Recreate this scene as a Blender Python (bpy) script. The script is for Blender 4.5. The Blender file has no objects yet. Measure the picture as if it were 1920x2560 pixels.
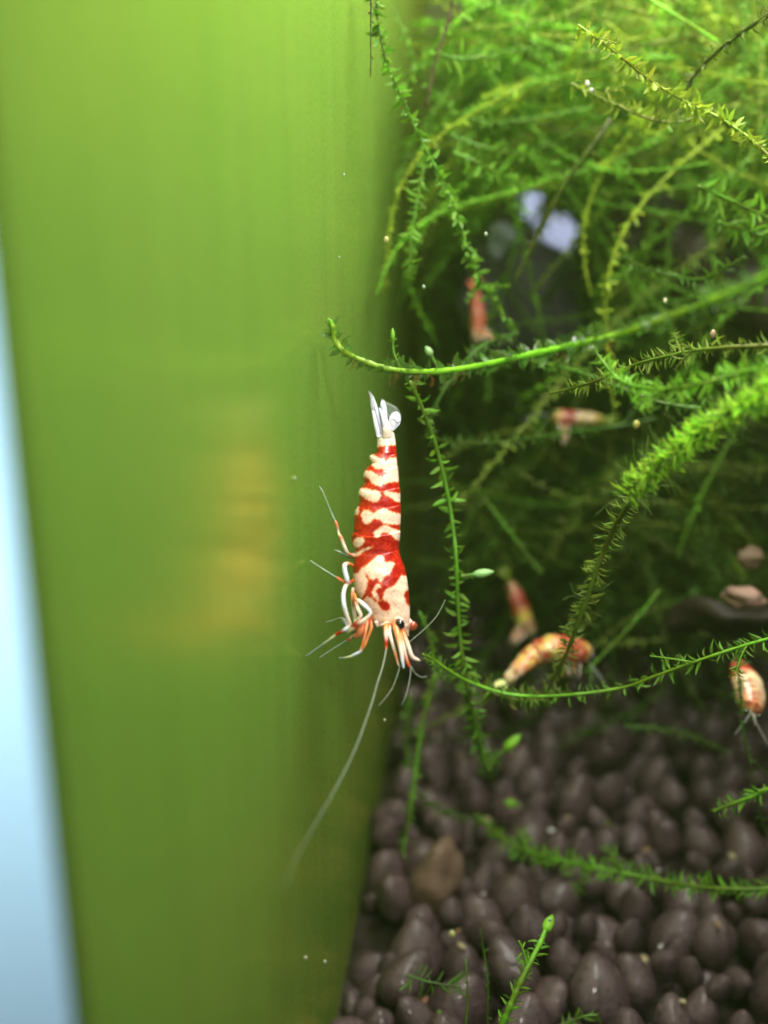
import bpy, math, random
import numpy as np
from mathutils import Vector

random.seed(7)
rng = np.random.default_rng(11)
scene = bpy.context.scene
scene.unit_settings.system = 'METRIC'
scene.unit_settings.scale_length = 0.01          # one unit is one centimetre
COL = scene.collection

# ------------------------------------------------------------------ camera
CAM = np.array([1.35, 0.0, 0.0]); PITCH = math.radians(19.0); YAW = math.radians(6.3); FPX = 2745.0
FWD = np.array([-math.sin(YAW) * math.cos(PITCH), math.cos(YAW) * math.cos(PITCH), -math.sin(PITCH)])
RGT = np.array([math.cos(YAW), math.sin(YAW), 0.0])
UPV = np.cross(RGT, FWD)
cd = bpy.data.cameras.new('camera'); cam = bpy.data.objects.new('camera', cd); COL.objects.link(cam)
cam.location = CAM; cam.rotation_euler = (math.pi / 2 - PITCH, 0, YAW)
cd.sensor_fit = 'VERTICAL'; cd.sensor_height = 24.0; cd.sensor_width = 18.0
cd.lens = 12.0 * FPX / 1280.0
cd.clip_start = 0.05; cd.clip_end = 500
cd.dof.use_dof = True; cd.dof.focus_distance = 8.25
APERTURE = 0.20
cd.dof.aperture_fstop = cd.lens * 1e-3 / APERTURE
scene.camera = cam

# ------------------------------------------------------------------ world, lamps, exposure
world = bpy.data.worlds.new('World'); scene.world = world; world.use_nodes = True
bg = world.node_tree.nodes['Background']
bg.inputs[0].default_value = (0.75, 0.88, 1.0, 1); bg.inputs[1].default_value = 0.06


def area_lamp(name, loc, target, sx, sy, power, col, spread=180):
    l = bpy.data.lights.new(name, 'AREA'); l.shape = 'RECTANGLE'; l.size = sx; l.size_y = sy
    l.energy = power; l.color = col; l.spread = math.radians(spread)
    o = bpy.data.objects.new(name, l); COL.objects.link(o); o.location = loc
    o.rotation_euler = (Vector(target) - Vector(loc)).to_track_quat('-Z', 'Y').to_euler()
    return o


area_lamp('tank_lamp', (2.9, 9.0, 5.2), (2.9, 9.2, -6), 2.4, 10.0, 2350, (1.0, 0.97, 0.88))
area_lamp('front_lamp', (3.6, -2.5, 5.5), (0.9, 7.5, -3), 1.4, 1.4, 88, (1.0, 0.95, 0.87), 42)
area_lamp('backdrop_fill_lamp', (-7.0, 4.0, -1.0), (-6.0, 12.0, -4), 6, 10, 3000, (0.85, 0.94, 1.0))  # unseen lamp added only to brighten the pale blue wall
area_lamp('backdrop_fill_lamp', (3.4, 20.0, 2.5), (3.4, 26, -3), 4, 4, 640, (0.90, 0.92, 1.0))  # another added lamp, brightens the lavender wall behind the gap
scene.view_settings.view_transform = 'Standard'
scene.view_settings.look = 'None'
scene.view_settings.exposure = 0.0
scene.view_settings.gamma = 1.0
scene.view_settings.use_curve_mapping = False
scene.render.engine = 'CYCLES'
scene.cycles.use_denoising = True
scene.cycles.max_bounces = 5; scene.cycles.diffuse_bounces = 2; scene.cycles.glossy_bounces = 2
scene.cycles.use_adaptive_sampling = True; scene.cycles.adaptive_threshold = 0.05
scene.cycles.transparent_max_bounces = 12
scene.cycles.sample_clamp_indirect = 4.0
scene.cycles.caustics_reflective = False; scene.cycles.caustics_refractive = False


def P(u, v, d):
    """point seen at photo position (u, v) at distance d along the view axis"""
    return CAM + d * (FWD + RGT * (u - 960.0) / FPX - UPV * (v - 1280.0) / FPX)


# ------------------------------------------------------------------ materials
def new_mat(name):
    m = bpy.data.materials.new(name); m.use_nodes = True
    nt = m.node_tree; b = nt.nodes['Principled BSDF']
    return m, nt, b


def node(nt, kind, **kw):
    n = nt.nodes.new(kind)
    for k, v in kw.items(): setattr(n, k, v)
    return n


def attr_mat(name, rough=0.45, spec=0.4, translucent=0.0, noise=0.25, nscale=12.0, alpha=0.0, bump=0.0, bscale=30., sss=0.0, coat=0.0, speck=False):
    m, nt, b = new_mat(name)
    at = node(nt, 'ShaderNodeAttribute', attribute_name='col')
    tc = node(nt, 'ShaderNodeTexCoord')
    nz = node(nt, 'ShaderNodeTexNoise'); nz.inputs['Scale'].default_value = nscale; nz.inputs['Detail'].default_value = 4
    nt.links.new(tc.outputs['Object'], nz.inputs['Vector'])
    mr = node(nt, 'ShaderNodeMapRange'); mr.inputs[1].default_value = 0.3; mr.inputs[2].default_value = 0.7
    mr.inputs[3].default_value = 1 - noise; mr.inputs[4].default_value = 1 + noise
    nt.links.new(nz.outputs['Fac'], mr.inputs[0])
    mx = node(nt, 'ShaderNodeVectorMath', operation='SCALE')
    nt.links.new(at.outputs['Color'], mx.inputs[0]); nt.links.new(mr.outputs[0], mx.inputs['Scale'])
    colour = mx.outputs[0]
    if speck:
        vo = node(nt, 'ShaderNodeTexVoronoi'); vo.inputs['Scale'].default_value = 24
        nt.links.new(tc.outputs['Object'], vo.inputs['Vector'])
        cr = node(nt, 'ShaderNodeMapRange'); cr.inputs[1].default_value = 0.10; cr.inputs[2].default_value = 0.17
        cr.inputs[3].default_value = 0.45; cr.inputs[4].default_value = 1
        nt.links.new(vo.outputs['Distance'], cr.inputs[0])
        m2 = node(nt, 'ShaderNodeVectorMath', operation='SCALE')
        nt.links.new(colour, m2.inputs[0]); nt.links.new(cr.outputs[0], m2.inputs['Scale'])
        colour = m2.outputs[0]
    nt.links.new(colour, b.inputs['Base Color'])
    b.inputs['Roughness'].default_value = rough
    b.inputs['Specular IOR Level'].default_value = spec
    if coat: b.inputs['Coat Weight'].default_value = coat; b.inputs['Coat Roughness'].default_value = 0.07
    if sss:
        b.inputs['Subsurface Weight'].default_value = sss
        b.inputs['Subsurface Radius'].default_value = (1.0, 0.35, 0.2); b.inputs['Subsurface Scale'].default_value = 0.03
    if bump:
        n2 = node(nt, 'ShaderNodeTexNoise'); n2.inputs['Scale'].default_value = bscale; n2.inputs['Detail'].default_value = 5
        nt.links.new(tc.outputs['Object'], n2.inputs['Vector'])
        bp = node(nt, 'ShaderNodeBump'); bp.inputs['Strength'].default_value = bump; bp.inputs['Distance'].default_value = 0.02
        nt.links.new(n2.outputs['Fac'], bp.inputs['Height']); nt.links.new(bp.outputs[0], b.inputs['Normal'])
    out = nt.nodes['Material Output']; last = b.outputs[0]
    if translucent:
        tr = node(nt, 'ShaderNodeBsdfTranslucent'); nt.links.new(colour, tr.inputs[0])
        mi = node(nt, 'ShaderNodeMixShader'); mi.inputs[0].default_value = translucent
        nt.links.new(last, mi.inputs[1]); nt.links.new(tr.outputs[0], mi.inputs[2]); last = mi.outputs[0]
    if alpha:
        tp = node(nt, 'ShaderNodeBsdfTransparent')
        mi = node(nt, 'ShaderNodeMixShader'); mi.inputs[0].default_value = alpha
        nt.links.new(last, mi.inputs[1]); nt.links.new(tp.outputs[0], mi.inputs[2]); last = mi.outputs[0]
    nt.links.new(last, out.inputs[0])
    return m


MAT_MOSS = attr_mat('moss', rough=0.5, spec=0.3, translucent=0.45, noise=0.3, nscale=3)
MAT_STEM = attr_mat('moss_stem', rough=0.4, spec=0.4, translucent=0.3, noise=0.2, nscale=8)
MAT_CLEAR = attr_mat('clear_moss_leaf', rough=0.3, spec=0.5, translucent=0.5, noise=0.3, nscale=8, alpha=0.35)
MAT_HAIR = attr_mat('algae_hair', rough=0.5, spec=0.3, translucent=0.5, noise=0.1, alpha=0.45)
MAT_SHELL = attr_mat('shrimp_shell', rough=0.32, spec=0.5, noise=0.10, nscale=22, bump=0.12, bscale=40, sss=0.25, coat=0.25, speck=True)
MAT_LIMB = attr_mat('shrimp_limb', rough=0.3, spec=0.5, noise=0.1, nscale=30, sss=0.2, coat=0.2)
MAT_FEELER = attr_mat('shrimp_feeler', rough=0.3, spec=0.5, translucent=0.4, noise=0.1, alpha=0.25)
MAT_FIN = attr_mat('tail_membrane', rough=0.2, spec=0.5, translucent=0.4, noise=0.1, alpha=0.85)
MAT_EYE = attr_mat('eye_surface', rough=0.08, spec=0.8, noise=0.1, coat=0.6)
MAT_SOIL = attr_mat('soil_pellet', rough=0.30, spec=0.45, noise=0.55, nscale=5, bump=0.7, bscale=16, coat=0.2)
MAT_STONE = attr_mat('stone', rough=0.6, spec=0.3, noise=0.35, nscale=3.5, bump=0.6, bscale=8)
MAT_SPECK = attr_mat('speck', rough=0.4, spec=0.5, noise=0.1, translucent=0.3)


def wall_material():
    m, nt, b = new_mat('moss_mirror_algae_glass')  # base green paints the moss mirrored in the glass, mottled like algae film
    tc = node(nt, 'ShaderNodeTexCoord')
    mp = node(nt, 'ShaderNodeMapping'); mp.inputs['Scale'].default_value = (1, 1.3, 0.12)
    nt.links.new(tc.outputs['Object'], mp.inputs[0])
    n1 = node(nt, 'ShaderNodeTexNoise'); n1.inputs['Scale'].default_value = 2.2; n1.inputs['Detail'].default_value = 7
    n1.inputs['Roughness'].default_value = 0.6
    nt.links.new(mp.outputs[0], n1.inputs['Vector'])
    n2 = node(nt, 'ShaderNodeTexNoise'); n2.inputs['Scale'].default_value = 0.42; n2.inputs['Detail'].default_value = 5; n2.inputs['Roughness'].default_value = 0.6
    nt.links.new(tc.outputs['Object'], n2.inputs['Vector'])
    mix = node(nt, 'ShaderNodeMix', data_type='RGBA')
    mix.inputs['A'].default_value = (0.145, 0.365, 0.042, 1); mix.inputs['B'].default_value = (0.230, 0.390, 0.068, 1)
    nt.links.new(n2.outputs['Fac'], mix.inputs['Factor'])
    mr = node(nt, 'ShaderNodeMapRange'); mr.inputs[1].default_value = 0.3; mr.inputs[2].default_value = 0.7
    mr.inputs[3].default_value = 0.94; mr.inputs[4].default_value = 1.05
    nt.links.new(n1.outputs['Fac'], mr.inputs[0])
    sc = node(nt, 'ShaderNodeVectorMath', operation='SCALE')
    nt.links.new(mix.outputs['Result'], sc.inputs[0]); nt.links.new(mr.outputs[0], sc.inputs['Scale'])
    nt.links.new(sc.outputs[0], b.inputs['Base Color'])
    b.inputs['Roughness'].default_value = 0.6
    b.inputs['Specular IOR Level'].default_value = 0.0
    gl = node(nt, 'ShaderNodeBsdfGlossy'); gl.inputs['Color'].default_value = (1.0, 0.74, 0.20, 1); gl.inputs['Roughness'].default_value = 0.24
    fr = node(nt, 'ShaderNodeFresnel'); fr.inputs['IOR'].default_value = 3.4
    ms = node(nt, 'ShaderNodeMixShader')
    nt.links.new(fr.outputs[0], ms.inputs[0]); nt.links.new(b.outputs[0], ms.inputs[1]); nt.links.new(gl.outputs[0], ms.inputs[2])
    nt.links.new(ms.outputs[0], nt.nodes['Material Output'].inputs[0])
    n4 = node(nt, 'ShaderNodeTexNoise'); n4.inputs['Scale'].default_value = 34; n4.inputs['Detail'].default_value = 5
    nt.links.new(tc.outputs['Object'], n4.inputs['Vector'])
    m4 = node(nt, 'ShaderNodeMapRange'); m4.inputs[1].default_value = 0.35; m4.inputs[2].default_value = 0.7
    m4.inputs[3].default_value = 0.90; m4.inputs[4].default_value = 1.14
    nt.links.new(n4.outputs['Fac'], m4.inputs[0])
    s4 = node(nt, 'ShaderNodeVectorMath', operation='SCALE'); nt.links.new(sc.outputs[0], s4.inputs[0]); nt.links.new(m4.outputs[0], s4.inputs['Scale'])
    nt.links.new(s4.outputs[0], b.inputs['Base Color'])
    mp2 = node(nt, 'ShaderNodeMapping'); mp2.inputs['Scale'].default_value = (1, 0.6, 2.2)
    nt.links.new(tc.outputs['Object'], mp2.inputs[0])
    n3 = node(nt, 'ShaderNodeTexNoise'); n3.inputs['Scale'].default_value = 14; n3.inputs['Detail'].default_value = 6
    n3.inputs['Distortion'].default_value = 0.6
    nt.links.new(mp2.outputs[0], n3.inputs['Vector'])
    bp = node(nt, 'ShaderNodeBump'); bp.inputs['Strength'].default_value = 0.16; bp.inputs['Distance'].default_value = 0.02
    nt.links.new(n3.outputs['Fac'], bp.inputs['Height']); nt.links.new(bp.outputs[0], b.inputs['Normal'])
    return m


def plain_mat(name, col, rough, noise=0.2, scale=1.0):
    m, nt, b = new_mat(name)
    tc = node(nt, 'ShaderNodeTexCoord')
    n = node(nt, 'ShaderNodeTexNoise'); n.inputs['Scale'].default_value = scale; n.inputs['Detail'].default_value = 4
    nt.links.new(tc.outputs['Object'], n.inputs['Vector'])
    mix = node(nt, 'ShaderNodeMix', data_type='RGBA')
    mix.inputs['A'].default_value = tuple(c * (1 - noise) for c in col) + (1,)
    mix.inputs['B'].default_value = tuple(min(1, c * (1 + noise)) for c in col) + (1,)
    nt.links.new(n.outputs['Fac'], mix.inputs['Factor']); nt.links.new(mix.outputs['Result'], b.inputs['Base Color'])
    b.inputs['Roughness'].default_value = rough
    return m


# ------------------------------------------------------------------ mesh helpers
def tag(o, label=None, cat=None, group=None, kind=None):
    if label: o['label'] = label
    if cat: o['category'] = cat
    if group: o['group'] = group
    if kind: o['kind'] = kind
    return o


def empty(name, loc):
    o = bpy.data.objects.new(name, None); COL.objects.link(o); o.location = loc; o.empty_display_size = 0.2
    return o


def make_mesh(name, V, F, col=None, smooth=True):
    """V (n,3); F list of (m,k) int arrays; col (3,) or (n,3)"""
    V = np.asarray(V, float)
    if not isinstance(F, list): F = [F]
    F = [np.asarray(f, int) for f in F if len(f)]
    me = bpy.data.meshes.new(name)
    loops = np.concatenate([f.ravel() for f in F]); counts = np.concatenate([np.full(len(f), f.shape[1]) for f in F])
    starts = np.concatenate([[0], np.cumsum(counts)[:-1]])
    me.vertices.add(len(V)); me.vertices.foreach_set('co', V.ravel())
    me.loops.add(len(loops)); me.loops.foreach_set('vertex_index', loops)
    me.polygons.add(len(counts)); me.polygons.foreach_set('loop_start', starts)
    me.polygons.foreach_set('use_smooth', np.full(len(counts), smooth))
    me.update(calc_edges=True); me.validate()
    if col is not None:
        col = np.asarray(col, float)
        if col.ndim == 1: col = np.tile(col, (len(V), 1))
        a = me.color_attributes.new('col', 'FLOAT_COLOR', 'POINT')
        a.data.foreach_set('color', np.concatenate([np.clip(col, 0, 1), np.ones((len(V), 1))], 1).ravel())
    return me


def obj(name, V, F, mat, parent=None, col=None, smooth=True, kind=None):
    V = np.asarray(V, float)
    if parent is not None: V = V - origin_of(parent)
    me = make_mesh(name, V, F, col, smooth); me.materials.append(mat)
    o = bpy.data.objects.new(name, me); COL.objects.link(o)
    if parent is not None: o.parent = parent
    if kind: o['kind'] = kind
    return o


def origin_of(o):
    v = np.zeros(3)
    while o is not None:
        v = v + np.array(o.location); o = o.parent
    return v


def spline(pts, n):
    """Catmull-Rom through rows of pts, resampled evenly to n"""
    pts = np.asarray(pts, float)
    if len(pts) == 2:
        t = np.linspace(0, 1, n)[:, None]; return pts[0] * (1 - t) + pts[1] * t
    ext = np.vstack([2 * pts[0] - pts[1], pts, 2 * pts[-1] - pts[-2]])
    out = []
    for i in range(len(pts) - 1):
        p0, p1, p2, p3 = ext[i:i + 4]
        t = np.linspace(0, 1, 24, endpoint=False)[:, None]
        out.append(0.5 * (2 * p1 + (p2 - p0) * t + (2 * p0 - 5 * p1 + 4 * p2 - p3) * t ** 2 + (3 * p1 - p0 - 3 * p2 + p3) * t ** 3))
    out = np.vstack(out + [pts[-1:]])
    s = np.concatenate([[0], np.cumsum(np.linalg.norm(np.diff(out[:, :3], axis=0), axis=1))])
    q = np.linspace(0, s[-1], n)
    return np.stack([np.interp(q, s, out[:, k]) for k in range(out.shape[1])], 1)


def frames(c):
    T = np.gradient(c, axis=0); T /= np.linalg.norm(T, axis=1)[:, None] + 1e-12
    A = np.zeros_like(c); a = np.cross(T[0], [0.3, 0.2, 1.0])
    if np.linalg.norm(a) < 1e-3: a = np.cross(T[0], [1, 0, 0])
    a /= np.linalg.norm(a)
    for i in range(len(c)):
        a = a - T[i] * np.dot(a, T[i]); a /= np.linalg.norm(a) + 1e-12; A[i] = a
    return T, A, np.cross(T, A)


def tube(c, r, n=8, flat=1.0):
    """quads round centre line c with radii r; ends drawn in to a point"""
    c = np.asarray(c, float); r = np.broadcast_to(np.asarray(r, float), (len(c),)).copy()
    T, A, B = frames(c)
    c = np.vstack([c[:1] - T[:1] * r[0] * 0.6, c, c[-1:] + T[-1:] * r[-1] * 0.6])
    r = np.concatenate([[r[0] * 0.05], r, [r[-1] * 0.05]])
    A = np.vstack([A[:1], A, A[-1:]]); B = np.vstack([B[:1], B, B[-1:]])
    th = np.linspace(0, 2 * np.pi, n, endpoint=False)
    V = c[:, None] + r[:, None, None] * (np.cos(th)[None, :, None] * A[:, None] + flat * np.sin(th)[None, :, None] * B[:, None])
    m = len(c); i, j = np.meshgrid(np.arange(m - 1), np.arange(n), indexing='ij')
    F = np.stack([i * n + j, i * n + (j + 1) % n, (i + 1) * n + (j + 1) % n, (i + 1) * n + j], -1).reshape(-1, 4)
    return V.reshape(-1, 3), F


def merge(parts):
    Vs, Fs, Cs, k = [], {}, [], 0
    for V, F, C in parts:
        Vs.append(V); C = np.asarray(C, float)
        Cs.append(np.tile(C, (len(V), 1)) if C.ndim == 1 else C)
        for f in (F if isinstance(F, list) else [F]): Fs.setdefault(f.shape[1], []).append(f + k)
        k += len(V)
    return np.vstack(Vs), [np.vstack(f) for f in Fs.values()], np.vstack(Cs)


# a moss leaf: pointed, folded along the midrib, tip curved back (a along, b across, c up)
LT = np.array([[0, 0, 0], [.30, .42, .10], [.34, 0, 0], [.30, -.42, .10], [.68, .30, .02], [.70, 0, -.05], [.68, -.30, .02], [1.0, 0, -.20]])
LF4 = np.array([[1, 2, 5, 4], [2, 3, 6, 5]]); LF3 = np.array([[0, 2, 1], [0, 3, 2], [4, 5, 7], [5, 6, 7]])


def leaves(pos, d, nrm, length, width, col):
    n = len(pos); length = np.broadcast_to(length, (n,)); width = np.broadcast_to(width, (n,))
    d = d / (np.linalg.norm(d, axis=1)[:, None] + 1e-9)
    s = np.cross(nrm, d); s /= np.linalg.norm(s, axis=1)[:, None] + 1e-9
    u = np.cross(d, s)
    V = pos[:, None] + LT[None, :, 0, None] * (d * length[:, None])[:, None] + LT[None, :, 1, None] * (s * width[:, None])[:, None] \
        + LT[None, :, 2, None] * (u * length[:, None])[:, None]
    off = (np.arange(n) * 8)[:, None, None]
    C = np.repeat(np.asarray(col).reshape(n, 3), 8, axis=0)
    return V.reshape(-1, 3), [(LF4[None] + off).reshape(-1, 4), (LF3[None] + off).reshape(-1, 3)], C


def leafy(c, spacing, length, width, col, rows=2, tilt=0.6, jitter=0.35, r=0.0, plane=None, start=0.0, taper=True, var=0.25):
    """leaves along a centre line in opposite rows (rows=2) or spread round it"""
    L = np.concatenate([[0], np.cumsum(np.linalg.norm(np.diff(c, axis=0), axis=1))])
    n = max(3, int(L[-1] * (1 - start) / spacing))
    q = np.sort(np.clip(np.linspace(L[-1] * start, L[-1] * 0.995, n) + rng.normal(0, spacing * .7, n), L[-1] * start, L[-1] * .998))
    pos = np.stack([np.interp(q, L, c[:, k]) for k in range(3)], 1)
    T, A, B = frames(c)
    Ti, Ai, Bi = [np.stack([np.interp(q, L, X[:, k]) for k in range(3)], 1) for X in (T, A, B)]
    if plane is not None:
        Ai = np.cross(Ti, plane); Ai /= np.linalg.norm(Ai, axis=1)[:, None] + 1e-9; Bi = np.cross(Ti, Ai)
    if rows == 2: ph = (np.arange(n) % 2) * np.pi + rng.normal(0, jitter, n)
    else: ph = rng.uniform(0, 2 * np.pi, n)
    out = np.cos(ph)[:, None] * Ai + np.sin(ph)[:, None] * Bi
    d = out + Ti * (tilt + rng.normal(0, 0.45, n))[:, None] + rng.normal(0, 0.28, (n, 3))
    nrm = Ti + rng.normal(0, 0.5, (n, 3)) + Bi * rng.choice([-1, 1], n)[:, None] * 1.2
    ln = length * rng.uniform(0.35, 1.25, n)
    if taper: ln = ln * np.clip(0.45 + (1 - q / L[-1]) * 3, 0.45, 1)
    C = np.asarray(col)[None] * rng.uniform(1 - var, 1 + var, (n, 1)) * np.array([1, 1, 1]) * (1 + rng.normal(0, 0.08, (n, 3)))
    return leaves(pos + out * r, d, nrm, ln, width * ln / length, np.clip(C, 0.002, 1))


# ------------------------------------------------------------------ the setting
def box(x0, x1, y0, y1, z0, z1):
    V = np.array([[x, y, z] for x in (x0, x1) for y in (y0, y1) for z in (z0, z1)], float)
    F = np.array([[0, 1, 3, 2], [4, 6, 7, 5], [0, 4, 5, 1], [2, 3, 7, 6], [0, 2, 6, 4], [1, 5, 7, 3]])
    return V, F


FLOOR = -7.75
V, F = box(-0.06, 0.0, 2.89, 18.0, -9, 7.0)
tag(obj('tank_side_wall', V, F, wall_material(), smooth=False), kind='structure')
HX0, HX1, HZ0, HZ1 = 1.10, 2.40, -1.85, -0.85            # clear gap in the back pane, the room shows through
hb = [box(-0.06, HX0, 18.01, 18.1, -9, 7.0), box(HX1, 13.0, 18.01, 18.1, -9, 7.0), box(HX0, HX1, 18.01, 18.1, -9, HZ0), box(HX0, HX1, 18.01, 18.1, HZ1, 7.0)]
NX, NZ = 26, 20
for a in range(NX):
    for b in range(NZ):
        x0, x1 = HX0 + (HX1 - HX0) * a / NX, HX0 + (HX1 - HX0) * (a + 1) / NX; q0, q1 = HZ0 + (HZ1 - HZ0) * b / NZ, HZ0 + (HZ1 - HZ0) * (b + 1) / NZ
        mx_, mz_ = (x0 + x1) / 2, (q0 + q1) / 2                # algae leaves three ragged clear spots
        if not any(((mx_ - ex_) / rx_) ** 2 + ((mz_ - ez_) / rz_) ** 2 < 1 + .45 * math.sin(a * 1.1 + b * .6) + .3 * math.sin(b * 1.9 - a) for ex_, ez_, rx_, rz_ in ((1.67, -1.05, .17, .25), (2.18, -1.50, .34, .30), (1.27, -1.48, .17, .13))):
            hb.append(box(x0, x1, 18.01, 18.1, q0, q1))
V, F, _ = merge([(a, b, np.zeros(3)) for a, b in hb])
tag(obj('tank_back_wall', V, F, plain_mat('dark_back_wall', (0.10, 0.13, 0.03), 0.7, 0.5, 0.6), smooth=False), kind='structure')
V, F = box(-30, -0.4, 14.0, 14.2, -16, 12)
tag(obj('room_wall', V, F, plain_mat('pale_blue_room_wall', (0.52, 0.74, 0.90), 0.8, 0.03, 0.2), smooth=False), kind='structure')
V, F = box(-2, 10, 26.0, 26.2, -10, 6)
tag(obj('room_wall', V, F, plain_mat('lavender_room_wall', (0.60, 0.64, 0.86), 0.8, 0.03, 0.2), smooth=False), kind='structure')
xs, ys = np.linspace(0.005, 12.9, 60), np.linspace(3.0, 18.0, 60)
X, Y = np.meshgrid(xs, ys, indexing='ij'); Zs = FLOOR - 0.12 + 0.05 * np.sin(X * 3.1) * np.cos(Y * 2.7)
i, j = np.meshgrid(np.arange(59), np.arange(59), indexing='ij')
F = np.stack([i * 60 + j, (i + 1) * 60 + j, (i + 1) * 60 + j + 1, i * 60 + j + 1], -1).reshape(-1, 4)
soil = obj('soil_bed', np.stack([X, Y, Zs], -1).reshape(-1, 3), F, MAT_SOIL, col=(0.02, 0.015, 0.013))  # coloured darker than the pellets so the gaps between them look shaded
tag(soil, kind='structure')


def ico(sub):
    import bmesh
    bm = bmesh.new(); bmesh.ops.create_icosphere(bm, subdivisions=sub, radius=1.0)
    V = np.array([v.co[:] for v in bm.verts]); F = np.array([[v.index for v in f.verts] for f in bm.faces]); bm.free()
    return V, F


ICO2 = ico(2); ICO3 = ico(3)


def lumpy(base, amp, seed, freq=1.6):
    V, F = base; r = np.random.default_rng(seed)
    d = np.zeros(len(V))
    for _ in range(7):
        k = r.normal(0, freq, 3); d += np.sin(V @ k + r.uniform(0, 6.3)) / 7
    return V * (1 + amp * d)[:, None], F


pellet_meshes = []
for s in range(9):
    V, F = lumpy(ICO3, 0.30, 100 + s)
    V = V * np.array([1, rng.uniform(.85, 1.1), rng.uniform(1.2, 1.5)])
    V[:, :2] *= (1 - 0.16 * V[:, 2:3])                        # egg shaped
    tone = rng.uniform(0.8, 1.25)
    c = np.array([0.062, 0.039, 0.039]) * tone
    me = make_mesh('soil_pellet', V, F, c); me.materials.append(MAT_SOIL); pellet_meshes.append((me, V, F, c))


def to_px(p):
    q = np.asarray(p) - CAM; d = q @ FWD
    return 960 + FPX * (q @ RGT) / d, 1280 - FPX * (q @ UPV) / d, d


spots = np.zeros((0, 4))
cell = {}
for _ in range(9000):                                        # drop pellets one by one; each rests on those below
    rr = random.choice([0.12, 0.15, 0.17, 0.19, 0.21, 0.24, 0.27]) * random.uniform(.92, 1.08)
    x, y = random.uniform(rr + .02, 8.5), random.uniform(6.5, 17.5)
    near = [p for a in (-1, 0, 1) for b in (-1, 0, 1) for p in cell.get((int(x / .6) + a, int(y / .6) + b), ())]
    z = FLOOR - .1 + random.uniform(0, .05)
    for (px_, py_, pz_, pr_) in near:
        dd = (x - px_) ** 2 + (y - py_) ** 2; lim = (.93 * (rr + pr_)) ** 2
        if dd < lim: z = max(z, pz_ + 1.25 * math.sqrt(lim - dd))
    if z < FLOOR + .42: cell.setdefault((int(x / .6), int(y / .6)), []).append((x, y, z, rr))
spots = [p for v_ in cell.values() for p in v_]
seen, rest = [], []
for s in spots:
    u, v, d = to_px(np.array(s[:3]))
    (seen if (-60 < u < 1990 and v < 2660 and d > 3) else rest).append((d, s))
seen.sort(key=lambda t: t[0] - 6.0 * (t[1][2] - FLOOR))
for d, (x, y, z, rr) in seen[:300]:
    me = random.choice(pellet_meshes)[0]
    o = bpy.data.objects.new('soil_pellet', me); COL.objects.link(o); o.parent = soil
    o.location = (x, y, z); o.scale = (rr * random.uniform(.9, 1.12), rr * random.uniform(.9, 1.12), rr)
    o.rotation_euler = (random.gauss(0, .3), random.gauss(0, .3), random.uniform(0, 6.28))
fleck_meshes = []
for k, c in enumerate(((.5, .42, .22), (.16, .30, .04), (.36, .22, .11), (.62, .62, .55))):  # pale, green and tan flecks painting specks and glints on the pellets
    V, F = lumpy(ICO2, .7, 700 + k, 2.5); me = make_mesh('glint_fleck', V, F, c); me.materials.append(MAT_SOIL); fleck_meshes.append(me)
for d, (x, y, z, rr) in random.sample(seen[:170], 46):
    o = bpy.data.objects.new('glint_fleck', random.choice(fleck_meshes)); COL.objects.link(o); o.parent = soil
    a_, f_ = random.uniform(0, 6.28), random.uniform(.05, .6); q_ = random.uniform(.012, .030)
    o.location = (x + rr * f_ * math.cos(a_), y + rr * f_ * math.sin(a_), z + 1.3 * rr * math.sqrt(1 - f_ * f_)); o.scale = (q_ * random.uniform(.8, 2), q_, q_ * .8); o.rotation_euler = (0, 0, a_)
parts = []
low = [lumpy(ICO2, 0.3, 300 + k) for k in range(4)]
for d, (x, y, z, rr) in seen[300:] + rest:
    V, F = random.choice(low)
    parts.append((V * rr * np.array([1, 1, 1.25]) + np.array([x, y, z]), F, np.array([0.062, 0.039, 0.039]) * random.uniform(.75, 1.25)))
V, F, C = merge(parts)
obj('distant_soil_pellets', V, F, MAT_SOIL, parent=soil, col=C, kind='stuff')

# ------------------------------------------------------------------ moss
BRIGHT = np.array([0.20, 0.46, 0.03]); MID = np.array([0.12, 0.28, 0.02]); DEEP = np.array([0.055, 0.13, 0.012])
YELLOW = np.array([0.30, 0.42, 0.03]); OLIVE = np.array([0.15, 0.22, 0.025]); BROWN = np.array([0.075, 0.05, 0.015])


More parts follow.
